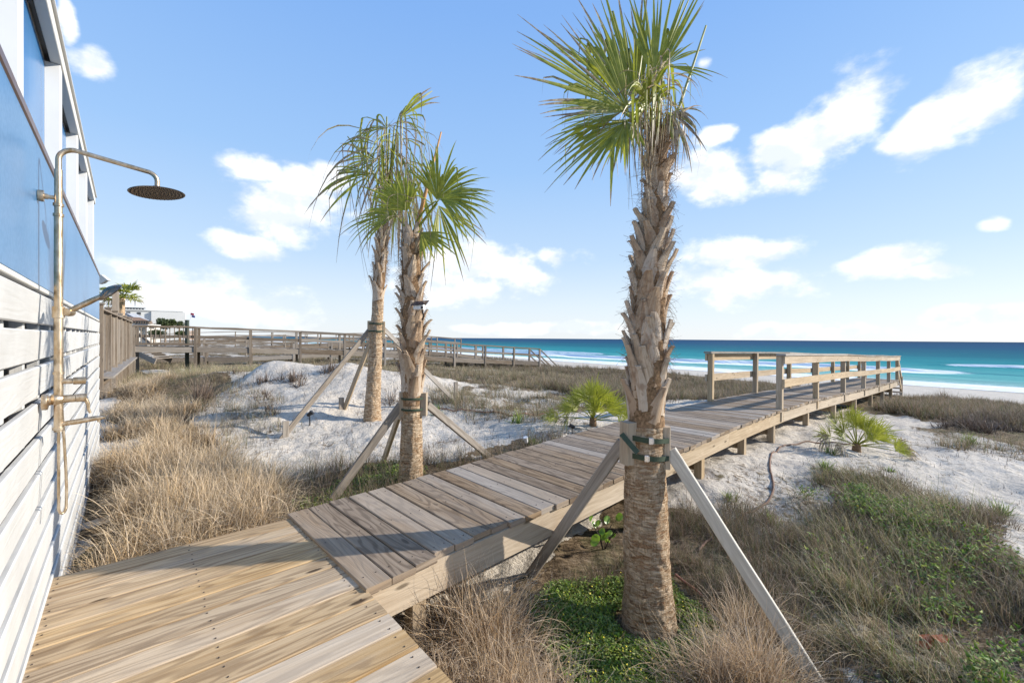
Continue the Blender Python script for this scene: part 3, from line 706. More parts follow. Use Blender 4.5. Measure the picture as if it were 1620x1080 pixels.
t = NT('palm_boot'); uv = t.n('ShaderNodeUVMap').outputs[0]; tone = t.attr('tone').outputs['Fac']
p = t.vmath('ADD', uv, t.n('ShaderNodeCombineXYZ', {0: t.math('MULTIPLY', tone, 31.0), 1: t.math('MULTIPLY', tone, 17.0), 2: 0.0}).outputs[0])
s1 = t.noise(t.mapping(p, (4, 90, 1)), 1.0, 4, .65); s2 = t.noise(t.mapping(p, (7, 14, 1)), 1.0, 4, .6)
c = t.ramp(t.math('ADD', t.math('MULTIPLY', s1, .6), t.math('MULTIPLY', s2, .5)), [(.3, (.17, .105, .06)), (.46, (.42, .315, .215)), (.7, (.64, .53, .41))])
c = t.mix(t.mr(tone, .35, 1, 0, .5), c, (.50, .45, .40)); c = t.mix(t.mr(tone, .4, 0, 0, .55), c, (.30, .18, .10)); c = t.mix(t.mr(s2, .5, .62, 0, .7), c, (.22, .13, .075))
M['boot'] = t.out(t.pbsdf(c, .85, t.math('ADD', s1, s2), .6, .006, Specular_IOR_Level=.2))
M['fibre'] = plain('palm_fibre', (.25, .16, .09), .95, 0, .5, 40, .0, .1)
M['core'] = plain('fibre_mat', (.22, .14, .08), .98, 0, .6, 60, .8, .1)
t = NT('palm_leaf'); tt_ = t.attr('tt').outputs['Fac']; br = t.attr('dry').outputs['Fac']; pos = t.n('ShaderNodeNewGeometry').outputs['Position']
n = t.noise(pos, 18, 4, .6)
gcol = t.mix(t.mr(n, .35, .65), (.19, .23, .024), (.42, .42, .065)); gcol = t.mix(t.mr(t.noise(pos, 5, 2, .5), .45, .7, 0, .5), gcol, (.30, .29, .06))
dcol = t.mix(t.mr(t.noise(pos, 35, 3, .6), .35, .65), (.24, .145, .075), (.52, .44, .32))
f = t.mr(t.math('ADD', br, t.math('MULTIPLY', t.math('SUBTRACT', n, .5), .5)), .38, .62, 0, 1, True)
c = t.mix(f, gcol, dcol)
pb = t.pbsdf(c, .42, t.noise(t.mapping(pos, (40, 40, 40)), 1.0, 2, .5), .1, .002, Specular_IOR_Level=.5)
tr = t.n('ShaderNodeBsdfTranslucent'); t.set(tr.inputs[0], t.mix(f, t.mix(.5, gcol, (.46, .50, .03)), dcol))
ms = t.n('ShaderNodeMixShader', {0: .42}); t.set(ms.inputs[1], pb.outputs[0]); t.set(ms.inputs[2], tr.outputs[0])
M['leaf'] = t.out(ms.outputs[0])
M['petiole'] = plain('petiole', (.30, .30, .11), .5, 0, .3, 14)
M['spear'] = plain('dry_petiole', (.46, .25, .10), .6, 0, .25, 20)
# ---------------------------------------------------------------- palm builders
def interp(tab, z):
    if z <= tab[0][0]: return tab[0][1:]
    for a, b in zip(tab, tab[1:]):
        if z <= b[0]:
            f = (z - a[0]) / (b[0] - a[0]); return tuple(a[i] + (b[i] - a[i]) * f for i in range(1, len(a)))
    return tab[-1][1:]
def lathe_np(tab, z0, z1, nz, na, rough, seed):
    zs = np.linspace(z0, z1, nz); vs = []
    for i, z in enumerate(zs):
        x, y, r = interp(tab, z); a = np.linspace(0, 2 * math.pi, na, endpoint=False)
        d = r * (1 + rough * ((fbm(np.cos(a) * 6 + 5, z * 16 + np.sin(a) * 6, seed, 4) - .5) * 1.4 + (vnoise(a * 9, z * 60 + a * 0, seed + 3) - .5) * .35 )+ .0035 * (fbm(a * 2.5 + 3, z * 26 + a * 0, seed + 9, 3) - .5))
        vs.append(np.stack([x + d * np.cos(a), y + d * np.sin(a), np.full(na, z)], -1))
    vs = np.concatenate(vs); idx = np.arange(nz * na).reshape(nz, na)
    f = np.stack([idx[:-1], np.roll(idx[:-1], -1, 1), np.roll(idx[1:], -1, 1), idx[1:]], -1).reshape(-1, 4)
    return vs, f
def boots(mb, tab, z0, z1, dz, L0, L1, w0, seed, out0=.55, out1=.75):
    rn = random.Random(seed); z = z0; k = 0
    while z < z1:
        f = (z - z0) / (z1 - z0); th = k * 2.39996 + rn.uniform(-.3, .3); L = (L0 + (L1 - L0) * f) * rn.uniform(.75, 1.2); x, y, r = interp(tab, z)
        w = w0 * rn.uniform(.6, 1.2) * (1 - .35 * f); n = 8; slant = rn.choice((-1, 1)) * rn.uniform(.2, .95); out = (out0 + (out1 - out0) * f) * rn.choice((.35, .7, 1, 1.3))
        base = len(mb.v); tone = rn.random(); thk = rn.uniform(.010, .016); cutn = rn.uniform(-.02, .02)
        for i in range(n + 1):
            s = i / n; zz = z + L * s * (1 - .12 * s) ; rr_ = r - .006 + .012 * s + out * L * (s ** 2.3) * .75
            a = th + slant * s * (1 - .35 * s) * .9 ; ww = w * (1 - s) ** .8 * 1.0 + .026 + .012 * (s > .9)
            ax_ = V((math.cos(a), math.sin(a), 0)); tx = V((-math.sin(a), math.cos(a), 0)); tx = (tx * 1 - UP * slant * .5 * (1 - s)).normalized()
            c = V((x, y, zz)) + ax_ * rr_; cup = .25 * ww * (1 - s * .5)
            if i == n: c = c + UP * cutn
            prof = [(-ww, -cup), (-ww * .5, 0.0), (0, .004 + thk * .3), (ww * .5, 0), (ww, -cup), (ww * .85, -cup - thk), (0, -thk), (-ww * .85, -cup - thk)]
            up_ = ax_ if s < .5 else (ax_ - UP * .5 * (s - .5)).normalized()
            mb.v += [tuple(c + tx * q[0] * .5 + up_ * q[1]) for q in prof]
        for i in range(n):
            for j in range(8):
                j2 = (j + 1) % 8; A = base + 8 * i; mb.f.append((A + j, A + j2, A + 8 + j2, A + 8 + j)); u0, u1 = L * i / n, L * (i + 1) / n
                mb.uv.append([(u0, j * w * .2), (u0, (j + 1) * w * .2), (u1, (j + 1) * w * .2), (u1, j * w * .2)]); mb.tone.append(tone)
        A = base + 8 * n; mb.f.append(tuple(A + j for j in range(8))); mb.uv.append([(0, j * .01) for j in range(8)]); mb.tone.append(tone)
        z += dz * rn.uniform(.5, 1.6); k += 1
def ribbons(P0, Dm, Ln, Wd, droop, kink, dry0, seg=7, seed=0, nrm=None, tip=.35):
    """leaf segments: P0 starts (n,3), Dm directions, Ln lengths, Wd half widths; V folded strips that droop. returns verts, faces, tt, dry"""
    rg_ = np.random.default_rng(seed); n = len(P0); S_ = np.linspace(0, 1, seg + 1)
    Dm = Dm / np.linalg.norm(Dm, axis=1, keepdims=True)
    if nrm is None: nrm = np.cross(Dm, rg_.normal(size=(n, 3)))
    side = np.cross(Dm, nrm); side /= np.linalg.norm(side, axis=1, keepdims=True) + 1e-9; nr_ = np.cross(side, Dm)
    vs = []; tts = []; dr = []
    for s in S_:
        c = P0 + Dm * (Ln * s)[:, None]
        g_ = (droop * Ln * s ** 2.4); c[:, 2] -= g_; c -= Dm * (g_ * .35)[:, None]
        ks = np.clip(s - kink, 0, 1); c -= Dm * (ks * Ln * .85)[:, None]; c[:, 2] -= ks * Ln * .9
        wd = Wd * np.minimum(1, s / .5 + .06) * np.where(s > .5, (1 - (s - .5) / .52) ** .75, 1)
        wd = np.maximum(wd, .0008)
        L_ = c - side * wd[:, None] - nr_ * (wd * .35)[:, None]; R_ = c + side * wd[:, None] - nr_ * (wd * .35)[:, None]; M_ = c + nr_ * (wd * .25)[:, None]
        vs.append(np.stack([L_, M_, R_], 1)); tts.append(np.full((n, 3), s)); d_ = dry0 + np.clip((s - (1 - tip)) / tip, 0, 1) * .6; dr.append(np.repeat(d_[:, None], 3, 1))
    vs = np.stack(vs, 1).reshape(-1, 3); tts = np.stack(tts, 1).ravel(); dr = np.stack(dr, 1).ravel()
    b = (np.arange(n) * (seg + 1) * 3)[:, None, None] + (np.arange(seg) * 3)[None, :, None] + np.arange(2)[None, None, :]
    b = b.ravel(); f = np.stack([b, b + 1, b + 4, b + 3], -1)
    return vs, f, tts, dr
def fan(hub, axis, normal, spread, nseg, L, seed, droop=.15, dry=.15, lvar=.15, wid=None, tip=.3, kinkp=.15, fold=.25, broken=0, curl=.0):
    rg_ = np.random.default_rng(seed); axis = np.array(V(axis).normalized()); nm = np.array(V(normal)); nm = nm - axis * nm.dot(axis); nm /= np.linalg.norm(nm); sd_ = np.cross(nm, axis)
    a = np.linspace(-spread / 2, spread / 2, nseg) + rg_.normal(0, .012, nseg)
    dirs = np.cos(a)[:, None] * axis + np.sin(a)[:, None] * sd_ + nm * (fold * np.abs(np.sin(a)) + rg_.normal(0, .028, nseg))[:, None] - nm * curl
    Ln = L * (1 - .18 * np.abs(a) / (spread / 2)) * (1 + rg_.normal(0, lvar, nseg)).clip(.45, 1.3)
    P0 = np.tile(np.array(hub), (nseg, 1)) + axis * (np.cos(a) * .05 * L)[:, None]
    W = (wid or (L * .5 * spread / nseg * .5 * 1.25)) * np.ones(nseg)
    kink = np.where(rg_.random(nseg) < kinkp, rg_.uniform(.4, .85, nseg), 2.0)
    dr = np.full(nseg, dry) + rg_.normal(0, .12, nseg)
    if broken: keep = rg_.random(nseg) > broken; P0, dirs, Ln, W, kink, dr = P0[keep], dirs[keep], Ln[keep], W[keep], kink[keep], dr[keep]
    dp = droop * rg_.uniform(.6, 1.5, len(P0))
    nrm = np.tile(nm, (len(P0), 1)) + rg_.normal(0, .25, (len(P0), 3))
    return ribbons(P0, dirs, Ln, W, dp, kink, dr, 8, seed, nrm, tip)
def merge(parts):
    vs = []; fs = []; tt2 = []; dd = []; o = 0
    for v, f, a, b in parts: vs.append(v); fs.append(f + o); tt2.append(a); dd.append(b); o += len(v)
    return np.concatenate(vs), np.concatenate(fs), np.concatenate(tt2), np.concatenate(dd)
def petiole_np(p0, p1, bend, r0, r1, dry=.2, n=8):
    p0 = V(p0); p1 = V(p1); vs = []; K = 6
    for i in range(n + 1):
        s = i / n; c = p0.lerp(p1, s) + V(bend) * math.sin(math.pi * s); r = r0 + (r1 - r0) * s; d = (p1 - p0).normalized(); x = d.orthogonal().normalized(); y = d.cross(x)
        for k in range(K):
            a = 2 * math.pi * k / K; vs.append(tuple(c + (x * math.cos(a) + y * math.sin(a)) * r))
    vs = np.array(vs); idx = np.arange((n + 1) * K).reshape(n + 1, K)
    f = np.stack([idx[:-1], np.roll(idx[:-1], -1, 1), np.roll(idx[1:], -1, 1), idx[1:]], -1).reshape(-1, 4)
    return vs, f, np.zeros(len(vs)), np.full(len(vs), dry)
def frond(palm, crown, hub, L, ang_, yd=0.0, normal=(0, -1, .3), spread=3.0, nseg=34, seed=0, bend=(0, 0, 0), pr=.014, **kw):
    ax_ = V((math.cos(rad(ang_)), yd, math.sin(rad(ang_))))
    P = merge([fan(hub, ax_, normal, spread, nseg, L, seed, **kw), petiole_np(crown, hub, bend, pr, pr * .6, kw.get('dry', .1) * .6)])
    return grid_mesh('frond', P[0], P[1], M['leaf'], {'tt': P[2], 'dry': P[3]}, False, palm)
def hang(palm, c, n, L, spreadr, seed, dry=.75, up=.3, name='dead_strands', wid=.006, kink=.2):
    rg_ = np.random.default_rng(seed); th = rg_.uniform(0, 2 * math.pi, n)
    P0 = np.array(c) + rg_.normal(0, spreadr, (n, 3)); D = np.stack([np.cos(th), np.sin(th), rg_.uniform(-.6, up, n)], -1)
    v, f, a, b = ribbons(P0, D, L * rg_.uniform(.5, 1.2, n), np.full(n, wid) * rg_.uniform(.6, 1.4, n), rg_.uniform(.3, 1.1, n), rg_.choice([kink, .5, 2.0], n), np.full(n, dry) + rg_.normal(0, .25, n), 7, seed)
    return grid_mesh(name, v, f, M['leaf'], {'tt': a, 'dry': b}, False, palm)
def fibre(palm, tab, z0, z1, n, L, seed):
    rg_ = np.random.default_rng(seed); zs = rg_.uniform(z0, z1, n); th = rg_.uniform(0, 2 * math.pi, n); P0 = []; D = []
    for z, a in zip(zs, th):
        x, y, r = interp(tab, z); P0.append((x + r * .98 * math.cos(a), y + r * .98 * math.sin(a), z)); D.append((math.cos(a) * .45 - math.sin(a) * rg_.normal(0, .9), math.sin(a) * .45 + math.cos(a) * rg_.normal(0, .9), rg_.normal(.1, .6)))
    v, f, a, b = ribbons(np.array(P0), np.array(D), L * rg_.uniform(.4, 1.3, n), np.full(n, .0011), rg_.uniform(-.1, .6, n), np.full(n, 2.0), np.full(n, .8), 4, seed)
    return tag(grid_mesh('fibre', v, f, M['fibre'], {}, False, palm), kind='stuff')
YA = 2.8; kA = YA / F
TA = []
for v, uc, hw in [(1015, 1027, 44), (985, 1027, 42.5), (930, 1025, 37), (850, 1022, 34.5), (740, 1020, 31), (660, 1022, 27), (600, 1024, 27), (500, 1026, 25), (430, 1028, 23), (350, 1036, 18), (300, 1039, 16), (250, 1040, 14), (215, 1042, 13), (190, 1044, 8)]:
    p = at_y(uc, v, YA); TA.append((p.z, p.x, p.y, hw * kA))
TA.sort()
def palm_trunk(palm, tab, zb, zs, zt, seed, b):
    v, f = lathe_np(tab, tab[0][0] - .15, zs, 180, 64, .10, seed); grid_mesh('trunk', v, f, M['bark'], {}, True, palm)
    v, f = lathe_np(tab, zs, zt, 90, 32, .16, seed + 5); grid_mesh('fibre_sheath', v, f, M['core'], {}, True, palm)
    mb = MB(); boots(mb, tab, zs - .02, zt - .06, *b); mb.build('leaf_bases', M['boot'], palm, 'auto')
    fibre(palm, tab, zs + .35, zt, 2600, .11, seed)
    fibre(palm, tab, tab[0][0], tab[0][0] + .5, 500, .06, seed + 50)
zA = lambda v: at_y(1025, v, YA).z
PA = thing('palm_tree', 'tall young palm in front of the boardwalk, nearest to the camera, with wind-blown green fans', 'palm tree', (TA[0][1], YA, TA[0][0]), 'young palms held up by timber braces')
palm_trunk(PA, TA, 0, zA(672), zA(205), 3, (.0185, .34, .15, .135, 41, .16, .34))
q = lambda u, v, dy=0, Y=YA: at_y(u, v, Y + dy)
cA = q(1043, 212)
G = dict(tip=.28)
frond(PA, cA, q(1000, 182, -.12), .80, 146, -.25, (.25, -1, .35), 1.75, 34, 1, (0, 0, .02), droop=.10, dry=.22, kinkp=.3, fold=.12, tip=.42)
frond(PA, cA, q(1008, 165, .10), .82, 116, .05, (.1, -1, .1), 1.2, 24, 2, (0, 0, .02), droop=.04, dry=.24, kinkp=.25, fold=.15, tip=.42)
frond(PA, cA, q(1036, 135, .05), .72, 86, .1, (0, -1, .1), 1.0, 22, 3, droop=.02, dry=.04, kinkp=.06, fold=.3, tip=.2)
frond(PA, cA, q(1020, 158, .2), .72, 104, .3, (0, -1, .3), 1.7, 24, 4, droop=.04, dry=.1, kinkp=.15, **G)
frond(PA, cA, q(994, 190, -.05), .56, 222, -.3, (-.5, -1, .6), 1.9, 24, 5, droop=.16, dry=.08, kinkp=.05, fold=.3, **G)
frond(PA, cA, q(985, 178, .25), .62, 190, .2, (-.2, -1, .8), 1.5, 22, 6, droop=.22, dry=.2, kinkp=.2, broken=.2, **G)
frond(PA, cA, q(1048, 105, .02), .42, 20, .2, (0, -1, .4), 1.7, 15, 7, droop=.15, dry=.15, kinkp=.15, wid=.009, broken=.15, **G)
0 and frond(PA, cA, q(1055, 150, .2), .42, 52, .5, (0, -1, .4), 1.9, 18, 8, droop=.2, dry=.2, kinkp=.2, broken=.25, **G)
frond(PA, cA, q(1058, 178, -.1), .30, -40, -.2, (0, -1, .4), 2.2, 16, 9, droop=.5, dry=.55, kinkp=.5, broken=.2, **G)
frond(PA, cA, q(1028, 170, -.22), .42, 118, -.8, (0, -1, .4), 2.6, 26, 10, droop=.55, dry=.22, kinkp=.4, broken=.2, **G)
frond(PA, cA, q(1015, 196, .3), .5, 170, .9, (0, -1, .4), 2.6, 22, 11, droop=.4, dry=.3, kinkp=.3, broken=.3, **G)
hang(PA, q(1020, 165, -.12), 90, .36, .06, 12, .66, .8)
hang(PA, q(1035, 130, -.1), 60, .30, .06, 14, .75, .6)
hang(PA, q(1052, 190, 0), 60, .28, .035, 13, .8, .4, wid=.005)
mb = MB(); mb.tube([q(1056, 208), q(1075, 168), q(1117, 41)], [.013, .010, .006], 8); mb.build('cut_petiole', M['petiole'], PA, True)
# --- palm B
YB = 4.5; TB = []
for v, uc, hw in [(785, 650, 21), (760, 650, 18.5), (700, 651, 17), (640, 652, 15.5), (600, 652, 17), (500, 652, 16), (450, 651, 15), (400, 651, 14), (380, 651, 13), (355, 652, 8)]:
    p = at_y(uc, v, YB); TB.append((p.z, p.x, p.y, hw * YB / F))
TB.sort(); qb = lambda u, v, dy=0: at_y(u, v, YB + dy)
PB = thing('palm_tree', 'middle palm behind the boardwalk edge, with a small solar camera on its trunk', 'palm tree', (TB[0][1], YB, TB[0][0]), 'young palms held up by timber braces')
palm_trunk(PB, TB, 0, qb(650, 640).z, qb(650, 368).z, 23, (.026, .36, .20, .145, 43, .24, .42))
cB = qb(652, 372)
frond(PB, cB, qb(690, 318, -.1), .66, 62, -.1, (.4, -1, .2), 2.3, 40, 21, (-.02, 0, .05), droop=.22, dry=.02, kinkp=.05, fold=.1, tip=.2)
frond(PB, cB, qb(694, 316, -.16), .62, -5, -.3, (.2, -1, .5), 1.6, 26, 22, droop=.42, dry=.1, kinkp=.15, fold=.2, **G)
frond(PB, cB, qb(692, 322, .1), .66, -62, .1, (.5, -1, .2), 1.5, 20, 23, droop=.2, dry=.2, kinkp=.1, broken=.2, **G)
frond(PB, cB, qb(646, 335, -.1), .52, 122, -.2, (0, -1, .2), 2.0, 28, 24, droop=.15, dry=.1, kinkp=.15, **G)
frond(PB, cB, qb(630, 345, .1), .6, 150, .2, (-.3, -1, .3), 2.0, 28, 25, droop=.35, dry=.2, kinkp=.2, **G)
0 and frond(PB, cB, qb(655, 340, .2), .6, 80, .6, (0, -1, .4), 2.4, 28, 26, droop=.2, dry=.15, kinkp=.2, **G)
frond(PB, cB, qb(664, 366, -.05), .42, -38, -.3, (.3, -1, .3), 1.5, 12, 27, droop=.15, dry=.1, kinkp=.1, **G)
0 and frond(PB, cB, qb(640, 352, -.3), .55, 130, -.9, (0, -1, .5), 2.3, 26, 28, droop=.4, dry=.25, kinkp=.3, **G)
hang(PB, qb(640, 325), 60, .5, .08, 29, .6, .6)
mb = MB(); mb.tube([qb(657, 368), qb(672, 310), qb(698, 209)], [.026, .02, .008], 8); mb.build('cut_petiole', M['spear'], PB, True)
# --- palm C
YC = 7.5; TC = []
for v, uc, hw in [(680, 588, 17), (662, 589, 15.5), (630, 590, 13), (560, 594, 11.5), (500, 597, 10), (460, 599, 9.5), (440, 600, 10.5), (400, 604, 9), (360, 608, 7), (340, 609, 6), (300, 612, 5), (240, 618, 3.5), (195, 626, 2.5)]:
    p = at_y(uc, v, YC); TC.append((p.z, p.x, p.y, hw * .88 * YC / F))
TC.sort(); qc = lambda u, v, dy=0: at_y(u, v, YC + dy)
PC = thing('palm_tree', 'thin palm standing in white sand behind the middle one, with wilted hanging fans', 'palm tree', (TC[0][1], YC, TC[0][0]), 'young palms held up by timber braces')
palm_trunk(PC, TC, 0, qc(600, 478).z, qc(609, 335).z, 33, (.036, .40, .22, .15, 47, .16, .28))
cC = qc(610, 345)
for i, (u, v, dy, L, a, sp_, dr_, dp, br_) in enumerate([(616, 205, 0, 1.45, 150, 1.8, .3, .95, .2), (624, 200, .2, 1.3, 60, 1.7, .3, .9, .3), (630, 190, -.2, 1.0, 25, 1.0, .25, .3, .55), (606, 230, -.3, 1.5, 200, 1.8, .35, .9, .25),
                                                   (600, 255, .2, 1.2, 172, 1.3, .3, .35, .35), (622, 232, .1, 1.5, 268, 2.2, .35, .6, .2), (640, 250, .1, 1.35, 300, 1.8, .3, .7, .3),
                                                   (594, 275, -.1, 1.3, 195, 1.2, .25, .35, .35), (628, 280, -.1, 1.2, 290, 2.0, .25, .4, .2), (612, 185, .1, .9, 165, 1.0, .3, .25, .55)]):
    frond(PC, cC, qc(u, v, dy), L, a, R.uniform(-.5, .5), (R.uniform(-.5, .5), -1, .3), sp_, 20, 60 + i, pr=.022, droop=dp, dry=dr_ + .08, kinkp=.5, broken=min(.75, br_ + .22), wid=.024, tip=.45)
hang(PC, qc(618, 215), 55, 1.25, .16, 75, .5, .5, wid=.016); hang(PC, qc(622, 290), 40, .9, .2, 76, .55, .5, wid=.014)
mb = MB(); mb.tube([qc(633, 183), qc(655, 163), qc(684, 144)], [.03, .028, .006], 6); mb.build('spear_leaf', M['petiole'], PC, True); mb = MB(); mb.tube([qc(600, 290, -.2), qc(575, 250, -.2), qc(550, 216, -.2)], [.02, .02, .01], 6); mb.build('spear_leaf', M['petiole'], PC, True)
# ---------------------------------------------------------------- timber braces, straps, stakes
M['strap'] = plain('green_webbing', (.045, .065, .04), .8, 0, .25, 120, .2)
M['buckle'] = plain('buckle_steel', (.75, .76, .78), .3, .8, .05, 30)
def brace(top, foot, label, blockc, bup, palmc, mat, w=.078, h=.036, bh=.30, bd=.07, bw_=.07, grp='timber braces propping the palms'):
    top = V(top); foot = V(foot); o = thing('palm_brace', label, 'brace', tuple(foot), grp)
    d = (top - foot).normalized(); rd = V((palmc[0] - blockc[0], palmc[1] - blockc[1], 0)).normalized()
    mb = MB(); mb.beam(foot - d * .12, top, h, w, V((rd.x, rd.y, .0)).cross(d) if False else UP, None, .004, 6, .001); mb.build('timber', mat, o)
    mb = MB(); b = V(blockc); mb.beam(b - UP * bh / 2, b + UP * bh / 2, bw_, bd, rd, None, .004); mb.build('block', M['fresh'], o)
    mb = MB(); mb.disc(top - d * .04 - rd * (.0) + UP * .0, UP, .005, .01, 6)
    return o
pa = (.885, 2.8)
bl = q(993.5, 700, -.05); br_ = q(1052, 707, -.03)
gA1 = at_z(837, 912, -.57); gA2 = at_z(1288, 1072, -.62)
brace(q(985, 700, .0), gA1, 'weathered grey brace leaning left from the nearest palm', bl, None, pa, M['brace'], bh=.27, bd=.075, bw_=.085)
brace(q(1060, 712, -.05), gA2, 'pale new-looking brace leaning right from the nearest palm', br_, None, pa, M['brace_light'], bh=.27, bd=.06, bw_=.08)
gz_ = gz1(1.45, 3.95)
pb_ = (TB[3][1], YB)
b1 = qb(637, 639, -.03); b2 = qb(671, 639, 0)
brace(qb(634, 640, -.05), at_z(519, 800, -.36), 'long brace leaning left from the middle palm towards the deck', b1, None, pb_, M['brace'], bh=.25, bd=.07, bw_=.08)
brace(qb(632, 655, .12), at_z(604, 737, -.31), 'short shaded brace behind the middle palm', qb(636, 648, .10), None, pb_, M['post'], bh=.2, bd=.06, bw_=.07)
brace(qb(676, 640, .05), at_z(774, 722, -.30), 'brace leaning right from the middle palm behind the boardwalk', b2, None, pb_, M['brace'], bh=.24, bd=.06, bw_=.08)
pc_ = (TC[5][1], YC)
def gfoot(u, v): return ground(u, v)
brace(qc(586, 520), gfoot(448, 691), 'long grey brace leaning left from the thin palm on the sand mound', qc(586, 521), None, pc_, M['brace'], bh=.30, bd=.08, bw_=.09)
brace(qc(586, 540, .15), gfoot(545, 646), 'steep brown brace behind the thin palm', qc(588, 530, .12), None, pc_, M['post'], bh=.3, bd=.06, bw_=.08)
brace(qc(608, 521, .1), gfoot(722, 637), 'grey brace leaning right from the thin palm, passing behind the middle palm', qc(606, 522, .02), None, pc_, M['brace'], bh=.30, bd=.07, bw_=.09)
def strap(palmc, r, z, a0, a1, label, hgt=.028, zz=0.0, bk=None, dz=0, parent_cat='strap'):
    o = thing('tie_strap', label, 'strap', (palmc[0], palmc[1], z), 'green webbing straps round the palm trunks')
    mb = MB(); n = 18; pts = []
    for i in range(n + 1):
        a = a0 + (a1 - a0) * i / n; rr_ = r * (1 + zz * abs((i / n) * 2 - 1) ** 6)
        pts.append(V((palmc[0] + rr_ * math.cos(a), palmc[1] + rr_ * math.sin(a), z + dz * (i / n - .5))))
    for i in range(n):
        a, b = pts[i], pts[i + 1]; h = UP * hgt / 2
        mb.poly([a - h, b - h, b + h, a + h]); nn = V((a.x - palmc[0], a.y - palmc[1], 0)).normalized() * .003
        mb.poly([a - h + nn, b - h + nn, b + h + nn, a + h + nn]); mb.poly([a + h, b + h, b + h + nn, a + h + nn])
    mb.build('webbing', M['strap'], o)
    if bk is not None:
        a = a0 + (a1 - a0) * bk; c = V((palmc[0] + (r + .006) * math.cos(a), palmc[1] + (r + .006) * math.sin(a), z + dz * (bk - .5))); tg = V((-math.sin(a), math.cos(a), 0))
        mb = MB(); mb.beam(c - tg * .012, c + tg * .012, .008, hgt * 1.25, UP, .5, .002); mb.beam(c + tg * .016 - UP * hgt * .5, c + tg * .016 + UP * hgt * .5, .007, .004, tg, .5, .001); mb.build('buckle', M['buckle'], o)
    return o
rA = interp(TA, zA(695))[2]
pA2 = (interp(TA, zA(700))[0], interp(TA, zA(700))[1])
strap(pA2, rA + .012, zA(690), rad(212), rad(328), 'upper green strap with a steel buckle on the nearest palm', .032, .12, .47, -.02)
strap(pA2, rA + .012, zA(717), rad(212), rad(328), 'lower green strap with a steel buckle on the nearest palm', .032, .12, .38, -.02)
o = thing('tie_strap', 'slanting green strap tail hanging from the left block on the nearest palm', 'strap', tuple(bl), 'green webbing straps round the palm trunks')
mb = MB(); a = q(983, 686, -.10); b = q(1009, 716, -.17)
for k in range(4):
    p0, p1 = a.lerp(b, k / 4), a.lerp(b, (k + 1) / 4); bl_ = .006 * math.sin(k)
    mb.beam(p0, p1, .034, .003, V((.2, -1, .1)), .5, .001)
mb.build('webbing', M['strap'], o)
for z_, nm_ in ((629, 'upper'), (646, 'lower')): strap((interp(TB, qb(650, z_).z)[0], YB), interp(TB, qb(650, z_).z)[2] + .012, qb(650, z_).z, rad(200), rad(340), nm_ + ' green strap on the middle palm', .022, .1)
for z_, nm_ in ((512, 'upper'), (524, 'lower')): strap((interp(TC, qc(597, z_).z)[0], YC), interp(TC, qc(597, z_).z)[2] + .015, qc(597, z_).z, rad(200), rad(340), nm_ + ' green strap on the thin palm', .026, .15)
def stake(u, v, h, label, lean=(0, 0, 1)):
    p = gfoot(u, v); o_ = MB(); o_.beam(p - UP * .2, p + V(lean).normalized() * h, .085, .04, V((.6, -.8, 0)), None, .004)
    o = thing('ground_stake', label, 'stake', tuple(p), 'stakes at the feet of the braces'); o_.build('stake', M['brace'], o)
stake(452, 690, .24, 'short stake at the foot of the long left brace on the sand'); stake(540, 646, .20, 'short stake at the foot of the steep brown brace'); stake(721, 632, .38, 'dark upright stake at the foot of the right brace on the sand')
# ---------------------------------------------------------------- solar camera on palm B
o = thing('security_camera', 'small white camera with a tilted solar panel on the middle palm', 'camera', tuple(qb(665, 490, -.18)))
c = qb(664.5, 486, -.2); M['cam_white'] = plain('white_plastic', (.75, .75, .75), .35)
t = NT('solar_cell'); M['solar'] = t.out(t.pbsdf((.008, .012, .03), .15, Specular_IOR_Level=.5))
mb = MB(); mb.beam(c + V((-.055, 0, 0)), c + V((.045, -.02, 0)), .06, .05, UP, .5, .008); bd_ = mb.build('body', M['cam_white'], o)
mb = MB(); mb.disc(c + V((0.03, -.045, -.005)), V((.2, -1, -.1)), .014, .012, 16); mb.build('lens', M['black'], bd_)
mb = MB(); mb.beam(c + V((-.075, -.01, .035)), c + V((.085, -.03, .05)), .10, .008, V((.15, -.45, 1)), .5, .001); mb.build('solar_panel', M['solar'], o)
mb = MB(); mb.tube([c + V((.02, 0, -.02)), c + V((.03, .03, -.09)), c + V((.0, .1, -.12))], .008, 8); mb.build('mount', M['black'], o)
# ---------------------------------------------------------------- garden spotlights
def spot(u, v, s, label, headd, mat, dz=0, Y=None):
    p = ground(u, v) if Y is None else at_y(u, v, Y); o = thing('garden_spotlight', label, 'garden light', tuple(p), 'black spike spotlights in the sand')
    mb = MB(); mb.tube([p - UP * .1, p + UP * .13 * s], .008 * s, 8); mb.build('spike', M['black'], o)
    h = V(headd).normalized(); c = p + UP * .15 * s; mb = MB(); mb.lathe(c - h * .045 * s, h, [(.012 * s, 0), (.024 * s, .01 * s), (.028 * s, .04 * s), (.034 * s, .09 * s), (.030 * s, .092 * s), (.022 * s, .075 * s), (.001, .07 * s)], 16)
    mb.build('lamp_head', mat, o, 'auto')
spot(490, 671, 1.15, 'black spotlight on bare sand between the two left braces', (.75, .1, .6), M['black'])
spot(905, 690, 1.0, 'black spotlight beside the boardwalk near the green palmetto', (-.85, .2, .35), M['black'])
spot(832, 713, 1.0, 'grey topped garden light beside the boardwalk, left of the palmetto', (-.2, -.3, 1), M['cam_white'])
